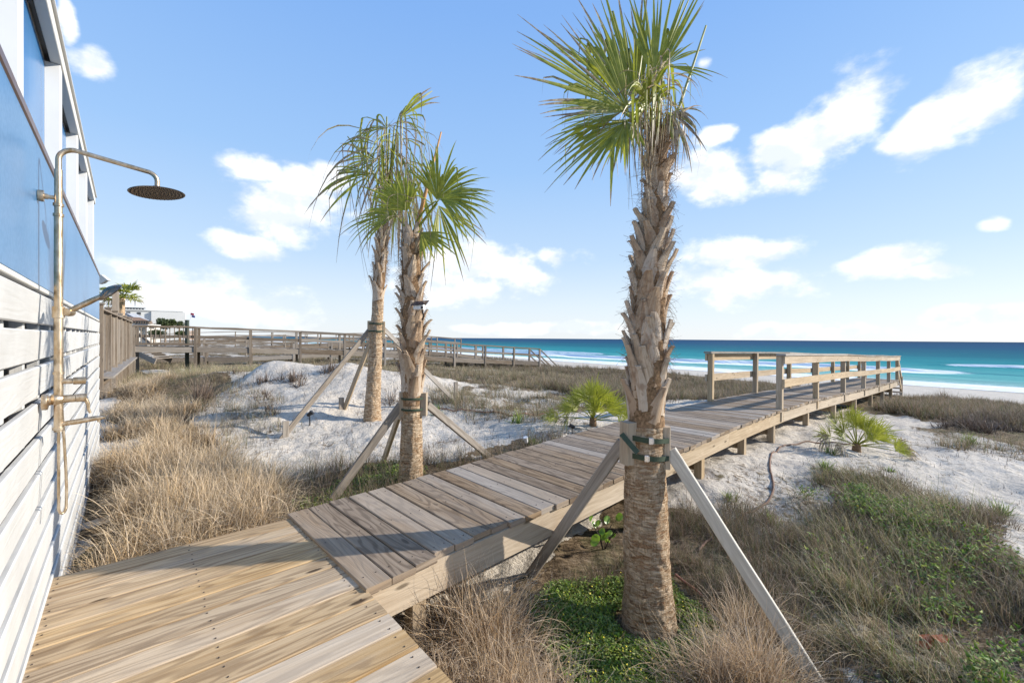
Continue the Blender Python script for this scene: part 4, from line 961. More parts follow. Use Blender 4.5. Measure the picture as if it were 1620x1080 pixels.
# ---------------------------------------------------------------- grasses
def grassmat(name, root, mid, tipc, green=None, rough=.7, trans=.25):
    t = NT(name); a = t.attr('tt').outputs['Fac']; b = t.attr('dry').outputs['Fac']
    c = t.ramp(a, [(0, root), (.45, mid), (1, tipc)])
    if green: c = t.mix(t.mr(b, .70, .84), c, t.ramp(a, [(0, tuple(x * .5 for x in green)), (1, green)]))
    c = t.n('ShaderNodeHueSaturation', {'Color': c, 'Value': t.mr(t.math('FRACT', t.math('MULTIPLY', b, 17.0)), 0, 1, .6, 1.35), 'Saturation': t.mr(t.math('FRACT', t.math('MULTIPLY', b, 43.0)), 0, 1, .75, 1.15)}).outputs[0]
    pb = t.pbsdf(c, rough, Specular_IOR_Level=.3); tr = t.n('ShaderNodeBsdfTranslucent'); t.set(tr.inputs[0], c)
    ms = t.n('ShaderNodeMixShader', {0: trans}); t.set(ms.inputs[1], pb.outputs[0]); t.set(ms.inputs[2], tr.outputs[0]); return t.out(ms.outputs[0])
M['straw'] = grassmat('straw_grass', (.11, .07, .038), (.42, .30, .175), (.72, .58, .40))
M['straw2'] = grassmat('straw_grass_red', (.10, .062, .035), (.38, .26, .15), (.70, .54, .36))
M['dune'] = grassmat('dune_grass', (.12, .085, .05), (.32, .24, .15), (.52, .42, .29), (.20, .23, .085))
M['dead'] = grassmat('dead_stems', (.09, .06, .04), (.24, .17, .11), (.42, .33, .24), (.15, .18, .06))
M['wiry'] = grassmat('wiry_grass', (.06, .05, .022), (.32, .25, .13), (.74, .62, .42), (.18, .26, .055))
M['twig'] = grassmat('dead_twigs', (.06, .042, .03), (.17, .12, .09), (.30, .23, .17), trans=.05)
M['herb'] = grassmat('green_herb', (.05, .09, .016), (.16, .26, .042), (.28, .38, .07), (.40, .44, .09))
def blades(x, y, H, Wd, az, lean, curl, seg, seed, z0=0.0, twist=.3, gzv=None):
    rg_ = np.random.default_rng(seed); n = len(x); z = (gz(x, y) if gzv is None else gzv) + z0
    S_ = np.linspace(0, 1, seg + 1); dx, dy = np.sin(az), np.cos(az); fa = az + rg_.uniform(.9, 2.2, n); tx, ty = np.sin(fa), np.cos(fa); tz = rg_.normal(0, .3, n)
    wig = rg_.normal(0, .05, (n, 2)) * H[:, None]
    vs = []; th = np.zeros(n); px = x.copy(); py = y.copy(); pz = z.copy(); st = H / seg
    dd = lean.copy(); kp = np.where(rg_.random(n) < .28, rg_.uniform(.3, .8, n), 9.0); ka = rg_.uniform(.8, 2.3, n)
    az2 = az + rg_.normal(0, .5, n)
    for i, s in enumerate(S_):
        w = Wd * (1 - s * .9) * .5
        ox = px + wig[:, 0] * np.sin(s * 4); oy = py + wig[:, 1] * np.sin(s * 5)
        vs.append(np.stack([np.stack([ox - tx * w, oy - ty * w, pz - tz * w], -1), np.stack([ox + tx * w, oy + ty * w, pz + tz * w], -1)], 1))
        a = dd + curl * (s ** 1.6) + ka * (s > kp); azs = az + (az2 - az) * s * 1.6; dx, dy = np.sin(azs), np.cos(azs); px = px + np.sin(a) * dx * st; py = py + np.sin(a) * dy * st; pz = pz + np.cos(a) * st
    vs = np.stack(vs, 1).reshape(-1, 3); tt2 = np.tile(np.repeat(S_, 2), n); dr = np.repeat(rg_.random(n), 2 * (seg + 1))
    b = ((np.arange(n) * (seg + 1) * 2)[:, None] + np.arange(seg)[None] * 2).ravel()
    return vs, np.stack([b, b + 1, b + 3, b + 2], -1), tt2, dr
def gobj(name, parts, mat, parent=None):
    P = merge(parts); return grid_mesh(name, P[0], P[1], mat, {'tt': P[2], 'dry': P[3]}, False, parent)
def clumps(cx, cy, n, spread, H, Hv, Wd, lean, curl, seg, seed, z0=0, wind=(0, 0)):
    """cx, cy arrays of clump centres; n blades each; spread radius; blades fan outwards"""
    rg_ = np.random.default_rng(seed); N = len(cx) * n; r = np.abs(rg_.normal(0, 1, N)); a = rg_.uniform(0, 2 * math.pi, N)
    sp_ = np.repeat(np.broadcast_to(spread, len(cx)), n); hs = np.repeat(np.broadcast_to(H, len(cx)), n)
    x = np.repeat(cx, n) + np.sin(a) * r * sp_ * .55; y = np.repeat(cy, n) + np.cos(a) * r * sp_ * .55
    ln = lean * np.minimum(r, 2) * rg_.uniform(.4, 1.3, N); lx = np.sin(a) * ln + wind[0] * rg_.uniform(.4, 1.4, N); ly = np.cos(a) * ln + wind[1] * rg_.uniform(.4, 1.4, N)
    az_ = np.arctan2(lx, ly); ln = np.hypot(lx, ly)
    return blades(x, y, hs * rg_.uniform(1 - Hv, 1 + Hv, N), Wd * rg_.uniform(.6, 1.3, N), az_ + rg_.normal(0, .6, N), ln, curl * rg_.uniform(-.1, 1.3, N), seg, seed + 1, z0)
def scatter(P, n, seed, noise_f=0, thr=.5, dens=None):
    """random points inside world polygon P"""
    rg_ = np.random.default_rng(seed); lo, hi = P.min(0), P.max(0); X_ = []; Y_ = []; c = 0
    while c < n:
        x = rg_.uniform(lo[0] - .3, hi[0] + .3, n * 2); y = rg_.uniform(lo[1] - .3, hi[1] + .3, n * 2); sc_ = .12 * np.hypot(x, y).clip(1, 8); k = inpoly(P, x + (fbm(x * 1.3, y * 1.3, 91) - .5) * sc_ * 1.6 + rg_.normal(0, .05, len(x)) * sc_, y + (fbm(x * 1.3, y * 1.3, 92) - .5) * sc_ * 1.6)
        if noise_f: k &= fbm(x * noise_f, y * noise_f, seed + 7) > thr * rg_.uniform(.8, 1.2, len(x))
        X_.append(x[k]); Y_.append(y[k]); c += k.sum()
        if len(X_) > 60: break
    return np.concatenate(X_)[:n], np.concatenate(Y_)[:n]
# keep stems off the decks, the wall and the trunks
def clear(x, y, pad=.05):
    k = np.ones(len(x), bool)
    t_ = (x - W0.x) * WD.x + (y - W0.y) * WD.y; s_ = (x - W0.x) * WN.x + (y - W0.y) * WN.y; k &= ~((s_ < pad * .8) & (t_ < TE + .5))
    a = (x - C0.x) * D2.x + (y - C0.y) * D2.y; b = (x - C0.x) * D1.x + (y - C0.y) * D1.y; k &= ~((a > -.02) & (b < pad))
    for j in range(0, int(LEN / .12)):
        p, d, nl = on(j * .12); dx = x - p.x; dy = y - p.y; sl = dx * nl.x + dy * nl.y; al = dx * d.x + dy * d.y; k &= ~((np.abs(al) < .13) & (sl > -pad) & (sl < W_ + pad))
    for tx, ty, tr in ((.9, 2.8, .21), (-1.06, 4.5, .18), (-2.44, 7.5, .22)): k &= np.hypot(x - tx, y - ty) > tr
    return k
def cl(x, y, pad=.05): k = clear(x, y, pad); return x[k], y[k]
# 1 golden grass bed
x, y = cl(*scatter(POLY['bed'], 150, 5), .18)
x3, y3 = cl(*scatter(np.array([(-2.6, 2.5), (-3.9, 4.05), (-4.9, 5.1), (-4.3, 5.3), (-2.5, 3.2)]), 26, 26), .12)
x2, y2 = cl(*scatter(np.array([(-2.5, 2.65), (-1.75, 3.3), (-2.3, 4.5), (-3.2, 4.3)]), 34, 6), .22)
dd_ = np.hypot(x, y)
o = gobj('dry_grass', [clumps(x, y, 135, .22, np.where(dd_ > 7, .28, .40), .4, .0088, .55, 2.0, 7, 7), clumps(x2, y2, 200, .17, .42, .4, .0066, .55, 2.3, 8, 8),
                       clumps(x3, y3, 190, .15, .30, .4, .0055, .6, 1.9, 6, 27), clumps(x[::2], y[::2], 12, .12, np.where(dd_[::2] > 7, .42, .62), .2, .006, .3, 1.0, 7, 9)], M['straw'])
tag(o, 'golden dry ornamental grass in the bed by the white wall', kind='stuff')
x, y = cl(*scatter(np.array([(-2.6, 2.4), (-1.6, 3.15), (-1.8, 4.1), (-3.0, 5.2), (-4.2, 5.9), (-5.5, 7.0), (-9, 11), (-9, 12), (-5, 8.5), (-3.6, 6.5)]), 900, 15), .08)
gobj_ = gobj('thatch', [clumps(x, y, 16, .2, .16, .5, .004, 1.3, .6, 3, 16)], M['dune']); tag(gobj_, 'low matted thatch under the golden grass', kind='stuff')
# 2 individual front clumps
def clump_thing(x, y, n, spread, H, label, seed, mat='straw2', lean=.6, curl=2.2, heads=True, wind=(0, 0), W=.0056):
    o = thing('grass_clump', label, 'grass clump', (x, y, gz1(x, y)), 'dry grass clumps around the nearest palm')
    cx = x + np.random.default_rng(seed).normal(0, spread * .45, 5); cy = y + np.random.default_rng(seed + 1).normal(0, spread * .45, 5)
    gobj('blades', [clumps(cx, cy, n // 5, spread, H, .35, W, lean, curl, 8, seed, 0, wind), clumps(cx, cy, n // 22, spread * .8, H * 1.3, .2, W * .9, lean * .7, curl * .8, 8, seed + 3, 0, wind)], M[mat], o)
    if heads:
        rg_ = np.random.default_rng(seed + 5); m = 26; a = rg_.uniform(0, 6.28, m); r = rg_.uniform(0, spread * 1.6, m); hx = x + np.sin(a) * r; hy = y + np.cos(a) * r
        hz = gz(hx, hy) + H * rg_.uniform(.8, 1.15, m) * (1 - .3 * r / (spread * 1.6)); N = m * 26; k = np.repeat(np.arange(m), 26); s = np.tile(np.linspace(0, 1, 26), m)
        ang2 = np.repeat(a, 26); ln2 = .10 + .05 * rg_.random(m)[k]; bx = hx[k] + np.sin(ang2) * s * ln2; by = hy[k] + np.cos(ang2) * s * ln2; bz = hz[k] + ln2 * (.6 * s - .9 * s * s)
        shd = gobj('seed_heads', [blades(bx, by, np.full(N, .020), np.full(N, .0035), rg_.uniform(0, 6.28, N), rg_.uniform(.3, 1.2, N), np.full(N, .5), 2, seed + 9, 0, .3, bz)], M['straw'], o); tag(shd, kind='stuff')
    return o
clump_thing(-.14, 2.36, 1900, .20, .44, 'big dry grass clump between the near deck corner and the left brace', 101)
clump_thing(.02, 1.93, 1500, .17, .36, 'dry grass clump at the bottom edge, left of the nearest palm', 102)
clump_thing(-.28, 2.02, 700, .12, .28, 'low dry grass tuft against the deck edge at the bottom', 112)
clump_thing(1.16, 2.12, 1800, .20, .36, 'broad dry grass clump at the foot of the nearest palm, right side', 103)
clump_thing(.90, 1.72, 1200, .18, .26, 'dry grass clump at the bottom edge in front of the nearest palm', 104)
clump_thing(1.42, 2.55, 400, .12, .36, 'thin dry grass tuft behind the right brace of the nearest palm', 105, heads=False)
# 3 green ground cover: small leaves on short stems
def herb(P, n, seed, size=.022, h=.10, nf=1.6, thr=.45, lab='', nm='ground_cover', mat='herb', pad=.03):
    rg_ = np.random.default_rng(seed); x, y = cl(*scatter(P, n, seed, nf, thr), pad); n = len(x); d = np.hypot(x, y); hz = gz(x, y)
    top = h * (.35 + .9 * fbm(x * 4, y * 4, seed + 2)) * rg_.uniform(.3, 1.1, n)
    v = blades(x, y, size * rg_.uniform(.6, 1.5, n), size * .75 * rg_.uniform(.7, 1.3, n), rg_.uniform(0, 6.28, n), rg_.uniform(.5, 1.7, n), rg_.uniform(-.5, .8, n), 2, seed, 0, .3, hz + top)
    o = gobj(nm, [v], M[mat]); tag(o, lab, kind='stuff'); return o
herb(POLY['cover_front'], 42000, 31, .019, .09, 1.8, .34, 'small leaved green ground cover around the nearest palm')
herb(POLY['cover_back'], 9000, 32, .024, .10, 1.8, .35, 'green ground cover at the foot of the middle palm')
herb(np.array([(1.5, 1.3), (1.9, 2.6), (2.6, 3.7), (3.7, 4.9), (4.4, 4.4), (4.6, 3.2), (5, .8), (3, .6)]), 17000, 33, .028, .18, 1.7, .58, 'green weeds among the grass on the right slope')
herb(np.array([(2.0, 1.5), (2.3, 2.1), (3.2, 2.7), (4.6, 2.9), (5.5, 2.2), (5, 1.2), (3, .9)]), 24000, 35, .026, .20, 1.7, .48, 'brighter green weeds low on the right slope')
herb(np.array([(.4, 1.2), (1.0, 1.0), (2.3, 1.6), (1.9, 2.3), (1.35, 1.9), (.9, 1.6)]), 9000, 34, .020, .12, 1.6, .42, 'green weeds along the bottom edge')
# yellow flowers in the ground cover
t = NT('yellow_petals'); M['yellow'] = t.out(t.pbsdf((.75, .60, .03), .6))
rg_ = np.random.default_rng(77); x, y = cl(*scatter(POLY['cover_front'], 420, 78, 1.8, .4)); n = len(x)
o = gobj('tiny_flowers', [blades(x, y, np.full(n, .011), np.full(n, .010), rg_.uniform(0, 6.28, n), rg_.uniform(.6, 1.5, n), np.zeros(n), 2, 79, 0, .3, gz(x, y) + .085 * rg_.uniform(.6, 1.4, n))], M['yellow']); tag(o, 'tiny yellow flowers in the ground cover', kind='stuff')
# 4 right slope: long wiry grass leaning to the left, brown and green
SL = POLY['slope']
x, y = cl(*scatter(SL, 430, 41, 1.7, .54), .1); x, y = x[np.hypot(x, y) > 1.9], y[np.hypot(x, y) > 1.9]
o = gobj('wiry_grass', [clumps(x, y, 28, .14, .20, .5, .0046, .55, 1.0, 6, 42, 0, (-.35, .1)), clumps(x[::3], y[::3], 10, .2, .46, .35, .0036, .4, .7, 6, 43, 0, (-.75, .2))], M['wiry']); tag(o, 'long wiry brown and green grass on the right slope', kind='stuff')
x, y = cl(*scatter(np.array([(1.6, 1.4), (1.7, 3.2), (2.4, 3.9), (3.1, 4.5), (3.9, 5.5), (5.0, 5.5), (4.9, 4.6), (4.5, 3.6), (6.0, 2), (3, .8)]), 1400, 44, 1.9, .50), .1)
o = gobj('dead_stems', [clumps(x, y, 22, .18, .19, .5, .0040, 1.1, .9, 5, 45, 0, (-.3, .1))], M['dead']); tag(o, 'tangled dead stems on the sandy slope', kind='stuff')
# 5 litter of dead stems behind the walk and under it
x, y = cl(*scatter(POLY['litter'], 330, 51, 1.5, .42), .05); xa, ya = cl(*scatter(np.array([(-.2, 2.75), (1.2, 4.3), (2.3, 4.3), (2.2, 3.0), (1.6, 2.6), (1.3, 3.5)]), 420, 52, 1.4, .40), .05)
xb, yb = cl(*scatter(np.array([(1.3, 2.6), (1.6, 4.2), (2.6, 4.6), (3.0, 4.0), (2.0, 2.2)]), 260, 53, 1.2, .45), .05)
o = gobj('dead_litter', [clumps(x, y, 30, .16, .25, .6, .0032, .75, .9, 5, 54), clumps(xa, ya, 24, .14, .15, .6, .003, 1.2, .8, 4, 55), clumps(xb, yb, 26, .14, .20, .6, .003, 1.0, .8, 4, 56)], M['dead']); tag(o, 'brown dead stems beside the boardwalk', kind='stuff')
# 6 dune vegetation further out
def field(x, y, n, H, W, lean, curl, seed, mat, nm, lab, sp_=.25, seg=3, wind=(-.1, 0)):
    d = np.hypot(x, y); H = H * (.35 + 1.5 * fbm(x * .8, y * .8, seed + 3)) ; o = gobj(nm, [clumps(x, y, n, sp_, H, .45, W, lean, curl, seg, seed, 0, wind)], M[mat]); tag(o, lab, kind='stuff')
def qsel(x, y, a, b): q_ = EQ[0] * x + EQ[1] * y; return (q_ > a) & (q_ < b)
BACK = np.array([(-6.5, 13), (-2.5, 12.2), (2, 11.5), (6.5, 11.5), (12.5, 17), (6, 26), (-2, 34), (-14, 46), (-34, 60), (-40, 40), (-18, 24), (-12, 15)])
x, y = cl(*scatter(BACK, 9000, 61), .1); k = qsel(x, y, 4, 25.5) & ((veg(x, y) > .5) | (np.random.default_rng(3).random(len(x)) < .06)); x, y = x[k], y[k]
d_ = np.hypot(x, y); q_ = EQ[0] * x + EQ[1] * y
x_, y_ = x[q_ < 15], y[q_ < 15]; field(x_, y_, 26, .22, .008, .7, .7, 62, 'dune', 'dune_grass', 'low tawny grass across the back dunes', .22)
x_, y_ = x[q_ >= 14], y[q_ >= 14]; field(x_, y_, 30, .24, .012, .9, .7, 63, 'dead', 'beach_scrub', 'dark brown scrub along the crest above the beach', .30)
rgx = np.random.default_rng(8); x_ = rgx.uniform(-40, 34, 9000); y_ = rgx.uniform(5, 62, 9000); k = qsel(x_, y_, 20.0, 25.5); x_, y_ = cl(x_[k], y_[k], .2); field(x_, y_, 30, .22, .012, .9, .7, 64, 'dead', 'crest_scrub', 'brown scrub on the last dune crest before the beach', .30)
x, y = cl(*scatter(np.array([(2.6, 9.5), (4.5, 11.0), (10.5, 16.3), (8, 18), (1, 13.5), (.8, 11)]), 900, 65, .5, .40), .15); field(x, y, 36, .26, .009, .9, .9, 66, 'dead', 'dune_scrub', 'grey brown scrub behind the far railing', .25)
x, y = cl(*scatter(POLY['hump'], 2600, 67, .9, .30), .2); field(x, y, 34, .27, .010, .95, .9, 68, 'dead', 'hummock_scrub', 'dark tangled scrub on the dune right of the boardwalk end', .25)
x, y = cl(*scatter(np.array([(7.0, 6.6), (9.5, 9.6), (15.0, 9.9), (19, 9.5), (17, 6.8), (11, 6)]), 1100, 69, .6, .46), .2)
xh, yh = cl(*scatter(np.array([(9.0, 8.8), (11, 10.4), (16, 11.4), (20, 11.5), (19, 8.4), (13, 8.6)]), 1000, 169, 1.2, .36), .2); field(xh, yh, 30, .24, .009, 1.0, .9, 170, 'twig', 'brown_scrub', 'dark brown matted scrub in front of the far hummock', .25); field(x, y, 24, .24, .006, .8, .7, 70, 'dune', 'thin_grass', 'thin tawny grass on the right hand sand', .25)
# mid ground right: sparse
x, y = cl(*scatter(np.array([(-1.8, 8.8), (-.5, 12.2), (3.2, 12), (3, 9.4), (1.2, 7.6), (.2, 6.9)]), 330, 71, .9, .5), .1); field(x, y, 26, .20, .006, .8, .8, 72, 'dune', 'sand_grass', 'sparse tawny grass on the sand behind the boardwalk', .25, 4)
LV = np.array([(-9.5, 11.8), (-6.9, 11.3), (-7.2, 13), (-3, 14.5), (-5, 19), (-16, 24), (-24, 30), (-26, 18), (-14, 13)])
x, y = cl(*scatter(LV, 2600, 73), .1); k = veg(x, y) > .35; x, y = x[k], y[k]; field(x, y, 26, .26, .007, .7, .7, 74, 'dune', 'hollow_grass', 'tawny grass in the hollow before the weathered walkway', .25, 4)
x, y = cl(*scatter(np.array([(-13.5, 16.5), (-8.5, 18), (-9, 19.5), (-15, 19)]), 260, 75), .1); field(x, y, 30, .34, .008, .45, .5, 76, 'wiry', 'green_grass', 'darker green grass under the weathered walkway', .25, 4)
# scattered tiny tufts over bare sand
x, y = cl(*scatter(np.array([(2.2, 4.7), (6.5, 8.6), (12, 9), (12, 6), (6.5, 3.2), (4, 4.6)]), 620, 81), .1); xb, yb = cl(*scatter(np.array([(-3, 5.2), (-5.5, 8.3), (-6.8, 11), (-2.6, 11.2), (-.5, 8), (.4, 6.6), (-.8, 5.6)]), 520, 82), .1)
o = gobj('sand_litter', [clumps(x, y, 5, .12, .06, .8, .005, 1.4, .5, 2, 83), clumps(xb, yb, 5, .14, .08, .8, .006, 1.4, .5, 2, 84)], M['twig']); tag(o, 'small bits of dead stem on the sand', kind='stuff')
# 7 dead tufts and weeds as things
def tuft(u, v, label, H, n, seed, mat='twig', spread=.10, lean=.9, curl=.4, nm='dead_tuft', cat='dead plant', grp='dead tufts on the sand mound', W=.006):
    p = ground(u, v); o = thing(nm, label, cat, tuple(p), grp); rg_ = np.random.default_rng(seed); cx = p.x + rg_.normal(0, spread * .6, 4); cy = p.y + rg_.normal(0, spread * .6, 4)
    gobj('stems', [clumps(cx, cy, n // 4, spread, H, .45, W, lean, curl, 4, seed)], M[mat], o); return o
for i, (u, v, lab, H, n) in enumerate([
    (322, 636, 'dense brown dead bush on the left flank of the sand mound', .38, 420), (425, 604, 'dead tuft with a long blue shadow on the mound face', .20, 130), (465, 605, 'grey dead tuft high in the middle of the mound face', .24, 190),
    (410, 628, 'flat dead tuft low on the mound face', .16, 90), (515, 588, 'dead tuft near the crest beside the long brace', .26, 140), (360, 590, 'small dead tuft on the left crest of the mound', .16, 60),
    (395, 574, 'dead twigs lying along the crest of the mound', .22, 110), (480, 597, 'forked dead sprig on the upper mound', .14, 40), (435, 650, 'dead stems at the foot of the mound face', .14, 60), (625, 633, 'thin dead tuft right of the thin palm', .28, 60)]):
    tuft(u, v, lab, H, n, 200 + i, spread=.16, W=.012)
for i, (u, v, lab, H, n) in enumerate([
    (1215, 693, 'dry tuft beside a post under the boardwalk', .30, 60), (1150, 790, 'small green weed beside the pale brace', .10, 60), (1222, 828, 'small weed on sand right of the pale brace', .10, 70), (1302, 745, 'bright green weed at the top of the brown patch', .13, 120),
    (1530, 702, 'bright green weed on the far right sand', .18, 160), (1572, 812, 'green weed at the right edge', .16, 130), (1400, 742, 'tiny weed on the sand below the palmetto', .07, 40), (1315, 718, 'grey green weed left of the palmetto', .10, 50),
    (818, 668, 'grey weed on the sand behind the boardwalk', .20, 90), (845, 705, 'green weed beside the boardwalk edge', .12, 90), (690, 655, 'pale weed right of the middle palm', .18, 80), (1090, 700, 'thin dry tuft right of the nearest palm by the stringer', .28, 50)]):
    green = 'dry' not in lab
    tuft(u, v, lab, H, n, 230 + i, 'herb' if green else 'dune', .05 if green else .05, 1.0 if green else .4, .6, 'beach_weed', 'weed', 'small plants on the sand', .012 if green else .005)
# 8 palmettos
def palmetto(x, y, label, fl, seed, s=1.0):
    z = gz1(x, y); o = thing('palmetto', label, 'palmetto', (x, y, z), 'low green palmettos by the boardwalk')
    mb = MB(); mb.tube([(x, y, z - .1), (x, y, z + .12 * s)], [.07 * s, .05 * s], 10); mb.build('stump', M['core'], o)
    fl2 = list(fl) + [(a + 14, y_ + .12 * ((k % 3) - 1), d * .85, h * .88, L * .92, dr) for k, (a, y_, d, h, L, dr) in enumerate(fl) if dr < .3]
    for i, (a, ya_, d, h, L, dry) in enumerate(fl2):
        hub = V((x + d * math.cos(rad(a)), y + ya_, z + h)); rn = random.Random(seed + i)
        frond(o, V((x, y, z + .08)), hub, L, 90 - (90 - a) * 1.0, ya_ * .8, (rn.uniform(-.5, .5), -1, .7), 2.3, 19, seed + i, (0, 0, .02), .006, droop=.10 if dry < .4 else .7, dry=dry, kinkp=.05 if dry < .4 else .5, fold=.5, lvar=.12, wid=.0075 * L / .35, tip=.2)
    return o
FL = [(90, .0, .02, .42, .30, .0), (60, -.1, .2, .36, .32, .0), (120, -.1, .2, .38, .30, .0), (35, -.05, .30, .26, .34, .0), (145, -.05, .28, .28, .32, .05), (75, .15, .1, .44, .30, .02), (105, -.2, .05, .30, .30, .0), (20, .1, .36, .18, .30, .05),
      (160, .1, .34, .20, .28, .1), (50, .25, .22, .36, .28, .05), (130, .25, .2, .36, .28, .08), (90, -.3, .04, .22, .28, .05), (15, -.2, .42, .10, .26, .2), (165, -.2, .40, .12, .24, .5)]
g1 = ground(1355, 712)
palmetto(g1.x, g1.y, 'bright green palmetto with brown dead fans on sand right of the boardwalk', FL + [(178, -.1, .50, .22, .34, .8), (172, -.3, .42, .12, .34, .85), (3, -.1, .55, .12, .36, .8), (-5, -.3, .48, .05, .30, .8), (8, .1, .75, .10, .30, .7)], 301, 1)
g2 = ground(938, 672)
palmetto(g2.x, g2.y, 'green palmetto behind the boardwalk left of the nearest palm', [(a, b, c * 1.05, d * 1.12, e * 1.1, f) for a, b, c, d, e, f in FL] + [(170, 0, .62, .12, .28, .05), (10, 0, .60, .2, .34, .1)], 331, 1)
# 9 sea grape sprig with round leaves
t = NT('round_leaf'); pos = t.n('ShaderNodeNewGeometry').outputs['Position']; c = t.mix(t.mr(t.noise(pos, 12, 3, .5), .4, .6), (.10, .24, .03), (.24, .36, .06)); pb = t.pbsdf(c, .35); tr = t.n('ShaderNodeBsdfTranslucent', {0: (.3, .5, .06, 1)}); ms = t.n('ShaderNodeMixShader', {0: .35}); t.set(ms.inputs[1], pb.outputs[0]); t.set(ms.inputs[2], tr.outputs[0]); M['round'] = t.out(ms.outputs[0])
p = at_z(955, 868, -.52); p = gpt(p.x, p.y); o = thing('sea_grape', 'low round leaved green sprig under the boardwalk edge', 'plant', tuple(p)); rn = random.Random(4)
mb = MB()
for i in range(13):
    c = p + V((rn.uniform(-.16, .16), rn.uniform(-.1, .12), rn.uniform(.04, .26))); nv = V((rn.uniform(-.6, .6), rn.uniform(-1, -.2), rn.uniform(-.2, 1))).normalized(); r = rn.uniform(.022, .04); tx = nv.orthogonal().normalized(); ty = nv.cross(tx)
    mb.poly([c + (tx * math.cos(k * .524) + ty * math.sin(k * .524)) * r * (1 + .12 * math.cos(k * 1.05)) + nv * .004 * math.cos(k * 1.05) for k in range(12)])
mb.build('leaves', M['round'], o)
mb = MB()
for i in range(5):
    a = rn.uniform(0, 6); mb.tube([p - UP * .03, p + V((math.cos(a) * .05, math.sin(a) * .05, .10)), p + V((math.cos(a) * .12, math.sin(a) * .1, .18))], .004, 6)
mb.build('twigs', M['twig'], o)
# 10 roots, ropes and cables lying on the sand
M['vine'] = plain('dead_vine', (.16, .09, .06), .8, 0, .4, 30); M['redcable'] = plain('rusty_cable', (.30, .13, .08), .7, 0, .3, 10); M['hose2'] = plain('dark_pipe', (.05, .035, .03), .7, 0, .3, 20)
def lay(px, r, mat, name, label, cat, lift=.01):
    pts = [ground(u, v) for u, v in px]; pts = smooth(catmull(pts, 8), 3); pts = [V((a.x, a.y, gz1(a.x, a.y) + lift)) for a in pts]
    mb = MB(); mb.tube(pts, r, 8); o = mb.build(name, mat, None, True); tag(o, label, cat); return o
lay([(1345, 702), (1290, 700), (1245, 704), (1222, 716), (1218, 740), (1224, 770), (1210, 797), (1180, 812), (1150, 832), (1125, 852), (1105, 872)], .011, M['vine'], 'dead_vine', 'reddish brown runner vine curving over the sand right of the nearest palm', 'vine')
lay([(690, 645), (730, 648), (780, 652), (830, 655), (880, 652)], .012, M['redcable'], 'cable', 'thin rusty red cable lying on the sand behind the boardwalk', 'cable', .02)
lay([(420, 790), (455, 778), (490, 772), (530, 760), (550, 752)], .016, M['hose2'], 'dark_pipe', 'dark bent pipe half buried in litter left of the middle palm', 'pipe', .015)
lay([(1068, 912), (1090, 930), (1112, 948)], .010, M['redcable'], 'dead_stalk', 'reddish dead stalk on the ground right of the nearest trunk', 'stalk', .03)
# log at the end of the hollow and the pale driftwood bits
def drift(u, v, L, r, a, label, seed):
    p = ground(u, v); rn = random.Random(seed); d = V((math.cos(a), math.sin(a), 0)); pts = [p + d * L * (k / 6 - .5) + V((rn.uniform(-.02, .02), rn.uniform(-.02, .02), 0)) for k in range(7)]; pts = [V((c.x, c.y, gz1(c.x, c.y) + r * .7)) for c in pts]
    mb = MB(); mb.tube(pts, [r * .6, r, r * .9, r, r * .85, r * .9, r * .5], 9); o = mb.build('driftwood', M['old'], None, True); tag(o, label, 'driftwood')
drift(255, 602, 2.4, .05, .35, 'pale fallen branch in the hollow before the weathered walkway', 1)
M['orange'] = plain('fallen_leaf', (.38, .10, .035), .6, 0, .3, 20)
p = ground(1472, 1030); mb = MB()
for k in range(3):
    c = p + V((.05 * k - .05, .03 * (k % 2), .05 + .01 * k)); mb.poly([c + V((.05 * math.cos(a), .035 * math.sin(a), .012 * math.cos(2 * a) + .01 * k)) for a in [j * .628 for j in range(10)]])
o = mb.build('fallen_leaves', M['orange']); tag(o, 'rust red fallen leaves at the base of the grassy slope', 'leaves')
